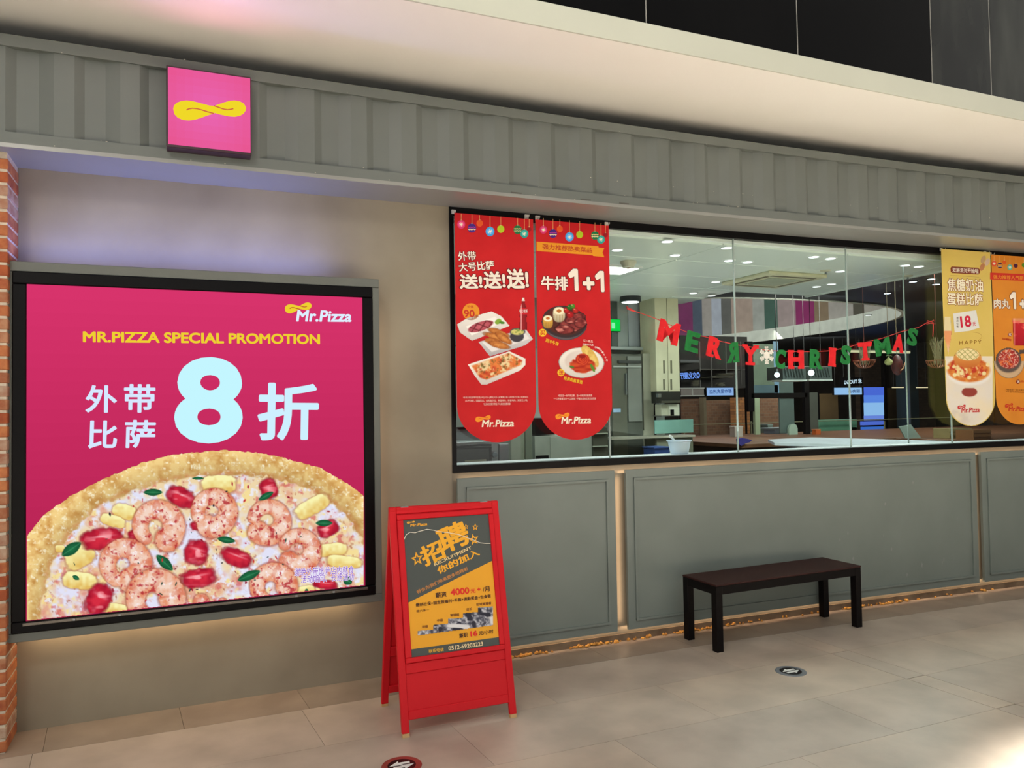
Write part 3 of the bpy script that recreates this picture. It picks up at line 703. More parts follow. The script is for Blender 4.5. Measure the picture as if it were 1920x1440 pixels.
S(bt, a.shade((150, 30, 34), (110, 20, 30), np.abs(a.X-981)/8)); S(bt*(a.Y < 558), (196, 30, 40)); S(bt*(a.Y > 558)*(a.Y < 565), (226, 222, 216)); S(bt*(a.Y > 577)*(a.Y < 590), (200, 36, 44)); S(bt*np.clip(1-np.abs(a.X-977)/1.4, 0, 1)*.6, (240, 170, 170))
a.build('food_pictures', P1, b1, 2.0)
pr = Print(P1); pr.text('可口可乐', (973.6, 586.5), (989, 586.5), 6.5, (240, 236, 232), 4.5, bold=.03, shear=.2); pr.build('bottle_lettering', b1)
# --- banner 2
b2, P2, W2 = banner(2.048, 2.578, 2.737, 1.335, .06, 'red banner right of the first, with a steak plate and spaghetti, in the window', PAPER)
pr = Print(P2); tp = lambda x: 408+(x-1005)*.085
ornaments(pr, T6, [(1072, 305, 42, (214, 60, 120), 'snow'), (1180, 348, 46, (70, 40, 130), ((170, 60, 160), (236, 220, 170))), (1257, 296, 34, (226, 92, 40), None), (1366, 385, 48, (70, 160, 226), 'snow'), (1480, 360, 38, (176, 200, 40), None), (1652, 370, 45, (30, 120, 70), ((226, 216, 150), (236, 230, 180))), (1720, 415, 44, (40, 160, 150), 'snow'), (1770, 365, 25, (150, 30, 36), None)], tp)
pr.build('printed_baubles', b2)
pr = Print(P2)
pr.poly([T6(995, 438), T6(1690, 490), T6(1694, 504), T6(1757, 512), T6(1737, 560), T6(1757, 613), T6(1632, 600), T6(1625, 592), T6(995, 543)], (226, 152, 38), 2)
pr.text('强力推荐热卖菜品', T6(1062, 527), T6(1620, 566), 10.5, (186, 60, 36), 3)
pr.text('牛排', (1015, 543.5), (1065, 544.5), 26, CR, 3, bold=.03, out=DKR, outw=.05)
pr.text('1', (1066, 545.5), (1084.7, 546), 42, CR, 3.02, bold=.05, out=DKR, outw=.022)
pr.text('+', (1093, 544), (1115, 544), 25, CR, 3, bold=.05, out=DKR, outw=.04)
pr.text('1', (1116, 547.5), (1133.3, 548), 40, CR, 3.02, bold=.05, out=DKR, outw=.022)
YB = (240, 200, 50)
pr.disc(1017, 624, 7.3, YB, 4.5).text('买', (1012, 629), (1022, 629), 10, (206, 50, 40), 5.5, bold=.01)
pr.text('西冷牛排', (1022, 641), (1046, 649), 7.5, YB, 5.5)
pr.disc(1051.5, 698.6, 6.8, YB, 4.5).text('送', (1047, 703.2), (1056, 703.2), 9, (206, 50, 40), 5.5, bold=.01)
pr.text('经典肉酱意面', (1056, 712), (1091, 720.5), 7.5, YB, 5.5)
pr.text('买一赠品', (1093, 641), (1111, 643), 5, (244, 190, 180), 4.5).text('价值四十九元', (1092, 647.5), (1112, 649), 4, (236, 230, 225), 4.5)
for i in range(9):
    q = i/9; x_ = 1114+24*q; y_ = 650+31*q*q; pr.text('经典意面送一份仅限'[i], (x_, y_+2), (x_+3.2, y_+3.6), 3.6, (240, 214, 210), 4.5)
pr.text('*限指定一份牛排主餐、送一份经典肉酱意面', (1046, 744), (1110, 743.5), 4.4, sm, 3)
pr.text('*一人份套餐及单一礼品赠送  *不能与其他优惠活动同享', (1038, 750), (1117, 749.5), 4.4, sm, 3)
pr.text('Mr.Pizza', (1052, 795), (1108, 794), 13.5, (246, 236, 214), 3, bold=.03, shear=.15)
swoosh(pr, 1041, 775, 1067.5, 785, (240, 150, 40), (210, 90, 40), 3, tilt=-4, gw=1)
pr.build('lettering', b2)
a = Art(1008, 560, 1140, 714, 1.0, seed=33)
S(a.ell(1058, 606, 46, 34, .12)[0], (96, 90, 96)); S(a.ell(1058, 603, 43.5, 31, .12, soft=.05)[0], (56, 46, 50)); S(a.ell(1058, 602, 40, 28, .12)[0], (84, 40, 34))
for i, (x, y, l, w_, r) in enumerate(((1073, 608, 26, 14, -.2), (1080, 597, 20, 9, -.25), (1058, 618, 18, 8, .1), (1088, 605, 12, 9, 0))):
    m_, d, u, v = a.ell(x, y, l, w_, r, rag=.2, k=i); S(np.clip((1.12-d)/.1, 0, 1)*.6, (40, 14, 16)); S(m_, a.shade((150, 66, 62), (96, 30, 34), (a.fbm(6, i*4+5)-.3)*2)); S(m_*np.clip((a.n(3, i+60, 3.)-.7)*5, 0, 1), (206, 130, 120))
for (x, y, r, c) in ((1048, 585, 12, (236, 226, 190)), (1027, 599, 10, (226, 176, 76))):
    m_, d, u, v = a.ell(x, y+5, r, r*1.25, 0, p=2.6); S(m_, a.shade(c, tuple(q*.7 for q in c), v*.6+.3)); S(m_*(v > 0)*(np.sin(u*14) > .6)*.4, (150, 110, 50)); S(a.ell(x, y-2, r*.9, r*.6)[0], (246, 240, 206)); S(a.ell(x, y-2, r*.4, r*.28)[0], (190, 110, 50))
for (x, y, r, c) in ((1062, 582, 6, (206, 40, 40)), (1069, 590, 7, (196, 30, 36)), (1079, 582, 6, (206, 46, 40)), (1068, 576, 6, (46, 130, 40)), (1074, 574, 5, (90, 160, 50))):
    m_, d, u, v = a.ell(x, y, r, r); S(m_, a.shade(c, tuple(q*.6 for q in c), d*.8)); S(a.ell(x-2, y-2, 1.5, 1)[0]*.8, (250, 180, 170))
S(a.ell(1090, 680, 46, 31, .05)[0], a.shade((236, 232, 224), (206, 200, 194), (a.Y-670)/50)); S(a.ell(1090, 678, 33, 22, .05)[0], a.shade((216, 206, 198), (240, 236, 230), (a.X-1060)/60))
for (x, y, l, w_, r) in ((1103, 662, 19, 10, .9), (1112, 672, 19, 8, 1.1)):
    m_, d, u, v = a.ell(x, y, l, w_, r); S(m_, a.shade((232, 206, 120), (206, 160, 70), d+(a.n(3, 7)-.5)*.6-.2))
m_, d, u, v = a.ell(1093, 685, 26, 15, 0, rag=.2); S(m_, a.shade((206, 80, 40), (166, 36, 24), (a.n(3, 8, 4.)-.3)*1.6)); m_, d, u, v = a.ell(1092, 674, 14, 12); S(m_, a.shade((224, 100, 50), (176, 36, 26), np.abs(np.sin(d*11+u*2)))); S(a.ell(1092, 668, 7, 4)[0], (150, 30, 24)); S(a.ell(1111, 690, 9, 3, 1.1)[0], (90, 140, 50)); S(a.ell(1072, 688, 5, 2.4, .3)[0], (80, 120, 50))
a.build('food_pictures', P2, b2, 2.0)
# --- banner 3
YEL = mat((222, 196, 104), .55, c2=(216, 190, 92), scale=2)
b3, P3, W3 = banner(5.572, 6.108, 2.760, 1.338, .06, 'pale yellow banner with a burger cake pizza, near the right edge', YEL)
T8 = lambda x, y: (1760+x/8.47, 470+y/8.47); T7 = lambda x, y: (1760+x/7.2, 620+y/7.2); 
a = Art(1764, 640, 1861, 800, 1.0, seed=41)
tbl = (a.Y > 667)*1.; u_, v_ = zip(*[P3.uv(x, 700) for x in (1700, 1900)])
# table area limited to the banner outline
UU = u_[0]+(u_[1]-u_[0])*(a.X-1700)/200
r_ = W3/2; H3 = 2.760-1.338
VV = np.array([[P3.uv(float(x), float(y))[1] for x in a.xs] for y in a.ys]); UU = np.array([[P3.uv(float(x), float(y))[0] for x in a.xs] for y in a.ys])
yb = -H3+r_*.86; ins = (UU > .003)*(UU < W3-.003)*(((VV > yb)) | (((UU-W3/2)/(r_-.004))**2+((VV-yb)/(r_*.86-.004))**2 < 1))
S(tbl*ins, a.shade((232, 226, 214), (240, 226, 192), (a.fbm(30, 2)-.35)*2)); S(tbl*ins*np.clip((a.fbm(24, 8)-.55)*6, 0, 1)*.5, (206, 196, 188))
m_, d, u, v = a.ell(1817.5, 735, 15.5, 9.5); S(m_*(a.Y > 727), (150, 66, 56)); S(a.ell(1817, 700, 43, 25)[0]*ins*(a.Y > 695), (240, 238, 232))
m_, d, u, v = a.ell(1815.5, 693, 43, 25, .05); S(m_*ins, a.shade((226, 150, 70), (206, 110, 46), (a.fbm(6, 4)-.3)*2))
tp_ = a.ell(1815, 690, 39, 20, .05)[0]*ins
S(tp_*np.clip((a.fbm(7, 12)-.42)*6, 0, 1), (196, 60, 40)); S(tp_*np.clip((a.fbm(8, 17)-.6)*8, 0, 1), (240, 220, 160))
for (x, y) in ((1776, 689), (1790, 703), (1817, 708), (1845, 700), (1852, 684), (1803, 700)): S(a.ell(x, y, 4.2, 3.8)[0], (240, 226, 170))
m_, d, u, v = a.ell(1814, 671, 28, 20.5); S(m_, a.shade((236, 176, 96), (196, 106, 46), v*.6+.4)); m_, d, u, v = a.ell(1814, 664.5, 23, 12, .05); S(m_, (240, 226, 176)); gl = ((np.abs(np.sin(u*7+v*4)) < .28) | (np.abs(np.sin(u*7-v*4)) < .28))*1.; S(m_*gl*.7, (150, 150, 70))
a.build('food_picture', P3, b3, 1.2)
a = Art(1768, 594, 1786, 668, 1.0, seed=44)
gw_ = np.interp(a.Y, [596, 622, 636, 650, 666], [7, 8.2, 7, 3.6, 1.2]); m_ = np.clip((gw_-np.abs(a.X-1777-(a.Y-630)*.02))/1.2, 0, 1)
S(m_, a.shade((226, 214, 170), (232, 160, 110), (a.Y > 620)*1.)); S(m_*(a.Y > 620)*np.clip((a.Y-640)/24, 0, 1), (236, 220, 190))
a.build('glass_picture', P3, b3, 1.6)
pr = Print(P3); BRN = (146, 78, 38)
pill = [T8(190+20*(1-math.cos(t_))*0+x_, y_) for t_, x_, y_ in [(0, 14, 252), (0, 430, 272), (0, 462, 300), (0, 466, 345), (0, 440, 378), (0, 20, 356), (0, -2, 335), (0, -4, 275)]]
pr.poly(pill, (126, 56, 34), 2).text('双层派对开始啦', T8(216, 342), T8(630, 364), 9, (240, 230, 214), 3)
pr.text('焦糖奶油', T8(140, 640), T8(705, 655), 24, (246, 240, 214), 3, bold=.02, out=BRN, outw=.04)
pr.text('蛋糕比萨', T8(138, 862), T8(702, 874), 23, (246, 240, 214), 3, bold=.02, out=BRN, outw=.04)
pr.stroke([T8(180, 392), T8(400, 405), T8(640, 420)], .5, (176, 150, 70), 2)
pr.poly([T8(225, 1000), T8(590, 945), T8(645, 1225), T8(480, 1275), T8(250, 1300)], (226, 228, 222), 3)
pr.text('18', T8(350, 1228), T8(520, 1208), 22, (206, 40, 66), 4, bold=.03).text('元', T8(540, 1200), T8(590, 1192), 7.5, (206, 60, 76), 4)
for i, ch in enumerate('单品仅售'): pr.text(ch, T8(278, 1085+i*46), T8(312, 1085+i*46), 4.2, (110, 110, 100), 4)
pr.text('HAPPY', T7(275, 190), T7(580, 175), 7, (160, 120, 50), 2, space=1.3)
pr.stroke([T7(460+120*math.sin(q*.3)*1.0, 20+60*(1-math.cos(q*.3))) for q in range(0, 9)], .5, (176, 130, 60), 2)
for (x, y, c) in ((705, 140, (190, 160, 120)), (770, 180, (206, 180, 160)), (690, 260, (190, 130, 90))): pr.disc(*T8(x, y), 4.2, c, 2, 7.5, .4)
pr.text('Mr.Pizza', T7(303, 1108), T7(550, 1100), 9.5, (206, 60, 60), 3, bold=.03, shear=.15)
swoosh(pr, *T7(252, 1005), *T7(362, 1055), (206, 60, 60), (236, 226, 214), 3, tilt=-3, gw=.7)
pr.build('lettering', b3)
# --- banner 4
ORG = mat((224, 142, 34), .55, c2=(216, 132, 28), scale=3)
b4, P4, W4 = banner(6.118, 6.650, 2.742, 1.338, .06, 'orange banner with a drink jar and a skillet, cut by the right photo edge', ORG)
pr = Print(P4)
for (x, y, r, c, pat) in [(878, 205, 40, (220, 80, 60), 'snow'), (970, 235, 42, (70, 30, 76), ((226, 150, 60), (230, 220, 170))), (1040, 185, 30, (226, 96, 40), None), (1128, 265, 42, (90, 176, 160), 'snow'), (1222, 240, 32, (80, 30, 60), None), (1352, 230, 34, (90, 140, 40), None)]:
    cx, cy = T8(x, y); ball(pr, cx, cy, r/8.47, c, pat, 479+(cx-1857)*.07)
pr.build('printed_baubles', b4)
pr = Print(P4)
pr.poly([T8(815, 348), T8(1355, 372), T8(1470, 377), T8(1440, 425), T8(1470, 488), T8(1355, 482), T8(815, 455)], (206, 50, 40), 2)
pr.text('强力推荐人气新品', T8(865, 446), T8(1415, 466), 7.4, (230, 150, 50), 3)
pr.text('肉丸', T8(875, 922), T8(1135, 925), 18.5, CR, 3, bold=.03, out=(120, 60, 20), outw=.035)
pr.text('1', T8(1130, 926), T8(1228, 930), 32, CR, 3.02, bold=.05, out=(120, 60, 20), outw=.03)
pr.text('+', T8(1285, 918), T8(1385, 922), 17, CR, 3.03, bold=.05, out=(120, 60, 20), outw=.04)
pr.text('1', T8(1405, 936), T8(1500, 938), 32, CR, 3.03, bold=.05, out=(120, 60, 20), outw=.03)
pr.disc(*T8(1127, 1335), 3.6, (150, 40, 30), 4).text('买', T8(1105, 1355), T8(1150, 1357), 5, CR, 5)
pr.text('红石榴果饮', T8(1005, 1412), T8(1150, 1440), 4.2, (186, 50, 30), 4)
pr.disc(*T7(1068, 690), 4, (150, 40, 30), 4).text('送', T7(1050, 705), T7(1088, 705), 5, CR, 5).text('肉丸意面', T7(1110, 700), T7(1220, 706), 4.4, (186, 50, 30), 4)
pr.text('*限指定一份主餐送一份', T7(905, 805), T7(1220, 812), 2.6, (150, 90, 30), 3).text('*不能与其他优惠同享', T7(905, 835), T7(1220, 842), 2.6, (150, 90, 30), 3)
pr.text('Mr.Pizza', T7(940, 1085), T7(1190, 1085), 8.6, (206, 60, 40), 3, bold=.03, shear=.15)
swoosh(pr, *T7(892, 985), *T7(1000, 1035), (206, 60, 40), (224, 142, 34), 3, tilt=-3, gw=.7)
pr.build('lettering', b4)
a = Art(1862, 588, 1928, 714, 1.0, seed=51)
m_, d, u, v = a.ell(1892, 678, 31, 34, 0); S(m_*(a.Y > 676), (206, 176, 140)); S(np.clip(1-np.abs(a.Y-660-(a.X-1912)*-.1)/5, 0, 1)*(a.X > 1910)*4, (90, 76, 70))
S(a.ell(1890.5, 675, 26, 25)[0], (96, 84, 78)); m_ = a.ell(1891, 673, 21, 19.5)[0]; S(m_, a.shade((196, 60, 50), (150, 40, 36), (a.fbm(5, 2)-.3)*2)); S(m_*(np.abs(np.sin(a.fbm(12, 9)*22)) < .32), (236, 200, 180)); S(m_*np.clip((a.fbm(5, 19)-.6)*8, 0, 1), (226, 120, 60))
m_ = np.clip((12-np.abs(a.X-1910-(a.Y-620)*.05))/1.5, 0, 1)*(a.Y > 596)*(a.Y < 649); S(m_, a.shade((206, 40, 50), (170, 24, 40), (a.Y-600)/50)); S(m_*(a.Y < 606), (226, 150, 100)); S(m_*np.clip((a.fbm(8, 30)-.6)*7, 0, 1), (240, 110, 100)); S(m_*np.clip(1-np.abs(a.X-1902)/1.5, 0, 1)*.6, (246, 190, 170))
a.build('food_pictures', P4, b4, 2.0)
# adhesive hooks holding the banners
HK = mat((226, 224, 216), .35)
def hook(px, py, label):
    s_, z_ = unfac(px, py, .02); c = fac(s_, .012, z_)
    t = empty('adhesive_hook', c, label, 'hook', 'white adhesive hooks above the banners')
    MB().box(-.013, .013, -.006, .004, -.012, .014, b=.002).build('plate', HK, t)
    MB().tube([(0, -.006, -.004), (0, -.030, -.010), (0, -.040, -.004), (0, -.040, .004)], .003, 6).build('peg', HK, t)
for px, py, lb_ in ((851, 397, 'white adhesive hook at the top left corner of the leftmost red banner'), (988, 406, 'white adhesive hook at the top right corner of the leftmost red banner'), (1008, 408, 'white adhesive hook at the top left corner of the steak banner'), (1138, 420, 'white adhesive hook at the top right corner of the steak banner'), (1766, 468, 'white adhesive hook at the top left corner of the pale yellow banner'), (1848, 474, 'white adhesive hook at the top right corner of the pale yellow banner'), (1858, 476, 'white adhesive hook at the top left corner of the orange banner')):
    hook(px, py, lb_)

# =================================================================== A-FRAME SIGN BOARD
RED = mat((204, 24, 34), .45, spec=.22, c2=(198, 20, 32), scale=3, bump=.05); WOOD = mat((196, 160, 112), .7)
af_x0, af_x1, ridge, yf, yr, topz = .937, 1.524, -.650, -.876, -.427, 1.056
AF = Plane((af_x0, yf, 0), (1, 0, 0), (0, ridge-.008-yf, topz)); AL = math.hypot(ridge-yf, topz)
af = empty('sign_board', (af_x0, ridge, 0), 'red wooden A-frame board with a recruitment poster standing before the short grey panel', 'sign board')
Wd = af_x1-af_x0
def leaf_frame(pl, front=True):
    ft = []
    def T(p): return pl.M @ p
    def bx(nm_, a, b, y0, y1, c, d, m_, bv=.003):
        o = MB().box(a, b, y0, y1, c, d, T, bv).build(nm_, m_, af); o.matrix_parent_inverse = Matrix.Translation(-af.location); return o
    th = .024
    sgn = 1
    bx('stile', 0, .036, 0, th, .018, AL, RED); bx('stile', Wd-.036, Wd, 0, th, .018, AL, RED)
    bx('foot_tip', .001, .035, .001, th-.001, .0, .0185, WOOD, .001); bx('foot_tip', Wd-.035, Wd-.001, .001, th-.001, .0, .0185, WOOD, .001)
    bx('rail', .036, Wd-.036, 0, th, AL-.036, AL, RED); bx('rail', .036, Wd-.036, 0, th, .075, .115, RED); bx('rail', .036, Wd-.036, 0, th, .282, .331, RED)
    bx('lower_panel', .036, Wd-.036, .006, .012, .115, .282, RED, .001)
    bx('back_panel', .036, Wd-.036, .004, .010, .331, AL-.036, RED, .001)
    if front:
        # raised poster frame
        for (a, b, c, d) in ((.036, Wd-.036, .331, .356), (.036, Wd-.036, 1.013, 1.040), (.036, .067, .356, 1.013), (Wd-.062, Wd-.036, .356, 1.013)):
            bx('poster_frame', a+.0004, b-.0004, -.010, .002, c+.0004, d-.0004, RED, .003)
leaf_frame(AF, True)
AB = Plane((af_x1, yr, 0), (-1, 0, 0), (0, ridge+.008-yr, topz)); leaf_frame(AB, False)
for xx in (af_x0+.06, af_x1-.10):
    o = MB().box(xx-af_x0, xx+.04-af_x0, -.012, .012, topz-.008, topz+.002, b=.001).build('hinge', STEEL, af)
# poster
ps = empty('poster_mount', mw=AF.M); ps.parent = af; ps.matrix_parent_inverse = Matrix.Translation(-af.location); ps.name = 'poster'
DG = (78, 84, 82); OR_ = (232, 166, 48)
uv = [AF.uv(*p) for p in ((757, 975), (915, 964.3), (936.5, 1209.3), (770, 1232))]
pu0, pu1, pv0, pv1 = .0668, Wd-.0618, .3562, 1.0128
off = .0005
POFF = Plane(AF.O-AF.uy*.0, AF.ux, AF.uz)
pr = Print(POFF)
pr.uvpoly([(pu0, pv0), (pu1, pv0), (pu1, pv1), (pu0, pv1)], OR_, 1)
ul, vl = AF.uv(764, 1130.3); ur, vr = AF.uv(923.3, 1051.4)
pr.uvpoly([(pu0, vl), (pu1, vr), (pu1, pv1), (pu0, pv1)], DG, 2)
v1_ = AF.uv(768, 1218)[1]; pr.uvpoly([(pu0, pv0), (pu1, pv0), (pu1, v1_), (pu0, v1_)], DG, 2)
pr.build('poster_sheet', ps)
pr = Print(POFF); OY = (236, 172, 50)
pr.text('Mr.Pizza', (769, 988), (801, 985), 5.5, OY, 4, bold=.03, shear=.15); swoosh(pr, 762.5, 977.5, 777.5, 981.5, OY, DG, 4, tilt=-2, gw=.6)
pr.text('招', (797, 1064), (838, 1045), 42, OY, 4, bold=.03)
pr.text('聘', (832, 1041), (885, 1017), 54, OY, 4, bold=.03)
pr.text('RECRUITMENT', (815, 1061.7), (884.4, 1029), 6.5, (236, 210, 150), 4, bold=.02)
pr.text('你的加入', (822.5, 1077.8), (900.4, 1040.5), 16, OY, 4, bold=.03)
pr.text('将会为我们带来更多的精彩', (782.4, 1113.9), (878, 1068.6), 8, (200, 136, 76), 4, bold=.01)
for (x, y, r, r0) in ((781.8, 1048, 12.5, .2), (873.5, 987.8, 5.2, .1), (890.7, 988.4, 6.5, 0), (887.8, 1011.9, 10.5, .25)):
    for sc2, c_, l_ in ((1, OY, 4), (.52, DG, 5)):
        pts = []
        for k in range(10):
            rr_ = r*sc2*(1 if k % 2 == 0 else .45); t_ = -math.pi/2+k*math.pi/5-r0; pts.append((x+rr_*math.cos(t_)*.95, y+rr_*math.sin(t_)*1.1))
        pr.poly(pts, c_, l_)
INK = (60, 40, 40); RD = (220, 50, 44)
pr.text('薪资', (816.8, 1121.4), (837.4, 1118.8), 10, INK, 4, bold=.02)
pr.text('4000', (844.8, 1117), (880, 1113), 12.5, RD, 4, bold=.03); pr.text('元', (882, 1112.5), (891.8, 1111.3), 7.5, RD, 4, bold=.01); pr.text('+', (894.5, 1108.5), (901, 1107.7), 6.5, RD, 4, bold=.04)
pr.text('/月', (905, 1110), (918, 1108.5), 9.5, INK, 4, bold=.01)
pr.text('缴纳社保+固定假福利+年假+满勤奖金+包食宿', (779.5, 1138), (920, 1120.5), 7, INK, 4, bold=.01)
pr.text('做六休一', (780.3, 1148.6), (804.7, 1145.5), 5, (120, 80, 40), 4)
t2 = lambda x, y: (740+x/8.727, 1085+y/8.727)
for s__, x0, x1, y0, y1 in (('初级', 445, 545, 810, 800), ('中级', 690, 790, 708, 698), ('管理组', 905, 1055, 622, 608), ('店长', 1172, 1265, 526, 514), ('区域管理者', 1338, 1580, 446, 420)):
    pr.text(s__, t2(x0, y0), t2(x1, y1), 5.2, (110, 60, 40), 4)
pr.text('兼职', (860.9, 1196.7), (877, 1194.4), 9, INK, 4, bold=.01); pr.text('16', (882, 1193.9), (895.3, 1191.8), 10.5, RD, 4, bold=.05)
pr.text('元/小时', (897.6, 1191.2), (925, 1187.6), 8, INK, 4, bold=.005)
pr.text('联系电话', (803.6, 1224.8), (831.7, 1220.8), 7, (226, 176, 60), 4); pr.text('0512-69203223', (840.8, 1219.6), (905.6, 1210.5), 8, (232, 214, 168), 4, bold=.02)
pr.build('lettering', ps)
a = Art(780, 1134, 928, 1196, 1.0, seed=61)
m_ = np.zeros_like(a.X)
X0 = [370, 620, 865, 1110, 1355, 1612]; TP = [850, 752, 655, 562, 470]
for i in range(5):
    (xa, ya), (xb, yb_) = t2(X0[i], TP[i]), t2(X0[i+1], TP[i]-20); lo = lambda x: 1192.1+(x-782.4)*(-19.5/142)
    m_ = np.maximum(m_, (a.X >= xa)*(a.X < xb)*(a.Y >= ya+(yb_-ya)*(a.X-xa)/(xb-xa))*(a.Y < lo(a.X)))
S(m_, a.shade((70, 72, 86), (196, 198, 206), (a.n(5, 1)*.5+a.n(2.2, 2)*.5-.3)*2.2)); S(m_*np.clip((a.n(9, 7)-.66)*9, 0, 1), (46, 46, 60)); S(m_*np.clip((a.n(8, 12, 2.)-.72)*9, 0, 1), (220, 220, 222))
a.build('staff_pictures', POFF, ps, 4)
cord = MB().tube([POFF.M @ Vector((*[(lambda q: q)(AF.uv(x, y))[0]], -.0045, AF.uv(x, y)[1])) for x, y in ((757, 1012), (761, 1003), (768, 998), (778, 999), (787, 996), (800, 992.5), (812, 994), (822, 997), (838, 998.5), (858, 1002), (872, 1007), (888, 1013), (900, 1018), (910, 1019), (919, 1019))], .0018, 6).build('reflection_streak', mat((236, 230, 214), .5), ps)  # light reflection on the poster cover, modelled as a thin raised strip
cord.matrix_parent_inverse = AF.M.inverted()  # cord is the reflection streak on the poster cover

# =================================================================== BENCH
bn = empty('bench', (3.03, -.49, 0), 'dark brown bench with black square legs in front of the long grey panel', 'bench')
bz = .42; SEAT = mat((56, 26, 22), .55, spec=.25, c2=(46, 21, 19), scale=14, stretch=(1, 12, 12), bump=.1); BLK = mat((11, 7, 8), .5, spec=.15)
def bq(p): return Vector((p.x, p.y, p.z))
c_ = [(.0, .0), (1.253, .004), (1.275, .350), (.045, .405)]
BW, BD = 1.245, .345
bn.rotation_euler = (0, 0, math.radians(1.2)); bn.location = (3.045, -.492, 0)
MB().box(0, BW, 0, BD, bz-.012, bz, b=.003).build('seat_top', SEAT, bn)
for (a_, b_, y0, y1) in ((0.004, BW-.004, .004, .022), (0.004, BW-.004, BD-.022, BD-.004), (.004, .022, .022, BD-.022), (BW-.022, BW-.004, .022, BD-.022)):
    MB().box(a_, b_, y0, y1, bz-.065, bz-.012, b=.001).build('apron', BLK, bn)
for (x_, y_) in ((.002, .002), (BW-.052, .002), (.002, BD-.052), (BW-.052, BD-.052)):
    MB().box(x_, x_+.05, y_, y_+.05, 0, bz-.012, b=.002).build('leg', BLK, bn)

# =================================================================== FLOOR ARROW DISCS
def disc(cx, cy, r, rot, rim, label):
    t = empty('floor_marker', (cx, cy, 0), label, 'floor marker', 'round floor markers with arrows'); t.rotation_euler = (0, 0, rot)
    MB().lathe([(r, 0), (r*.985, .0022), (r*.70, .0026), (r*.69, .0016)], seg=40).build('rim', rim, t)
    MB().lathe([(r*.70, .0014), (r*.70, .0024)], seg=40).build('dark_centre', mat((16, 14, 18), .3), t)
    for sgn, nmz in ((1, 0), (-1, 1)):
        m2 = MB(); k = r*.66; P_ = [(-.92, .10), (-.10, .72), (-.14, .44), (.70, .40), (.66, .12), (-.06, .16), (.10, .02)]
        pts = [(sgn*x_*k, sgn*y_*k) for x_, y_ in P_]
        for z_ in (.0024, .0034): m2.v += [(x_, y_, z_) for x_, y_ in pts]
        n_ = len(pts); tr = tessellate_polygon([[Vector((x_, y_, 0)) for x_, y_ in pts]])
        m2.f += [tuple(q+n_ for q in t_) for t_ in tr]+[(i, (i+1) % n_, n_+(i+1) % n_, n_+i) for i in range(n_)]
        m2.build('arrow', mat((222, 226, 222), .5), t)
disc(3.215, -.94, .088, .0, mat((128, 134, 140), .35, .25), 'round grey-rimmed arrow marker on the floor in front of the bench')
disc(.862, -1.142, .088, .0, mat((150, 66, 60), .35, .2), 'red-rimmed arrow marker on the floor before the red sign board, cut by the frame')

# =================================================================== CHRISTMAS GARLAND
GO = .030
GP = lambda x, y, o=GO: fac(unfac(x, y, o)[0], o, unfac(x, y, o)[1])
LP = [(1178, 577), (1192, 584), (1215, 592), (1236, 600), (1262, 612), (1286, 622), (1305, 628), (1330, 633), (1352, 640), (1384, 647), (1412, 651), (1437, 657), (1470, 659), (1520, 659.5), (1552, 658), (1583, 653), (1618, 643), (1655, 634), (1690, 622), (1722, 614), (1738, 605), (1745, 602)]
st = MB().tube([GP(*p) for p in LP], .0028, 6).build('garland_string', mat((206, 60, 54), .7))
tag(st, 'red string slung across the window carrying the felt letters', 'string')
bw = MB(); cx, cy = 1745, 603
bw.tube([GP(cx, cy), GP(cx-6, cy-2), GP(cx-8, cy+5), GP(cx-1, cy+3)], .003, 6); bw.tube([GP(cx, cy), GP(cx+5, cy+2), GP(cx+5, cy+14), GP(cx+4, cy+28)], .003, 6); bw.tube([GP(cx, cy), GP(cx+6, cy-3), GP(cx+8, cy+5), GP(cx+1, cy+3)], .003, 6)
bw = bw.build('string_bow', mat((206, 60, 54), .7)); tag(bw, 'red string bow at the right end of the letter garland', 'bow')
bw = MB(); bw.tube([GP(1178, 577), GP(1174, 574), GP(1176, 579), GP(1184, 582), GP(1190, 584)], .0045, 6)
tag(bw.build('string_knot', mat((206, 60, 54), .7)), 'red string knot at the left end of the letter garland', 'knot')
FR_ = mat((226, 26, 34), .85, c2=(214, 20, 30), scale=30, bump=.5); FG_ = mat((16, 122, 52), .85, c2=(12, 108, 46), scale=30, bump=.5)
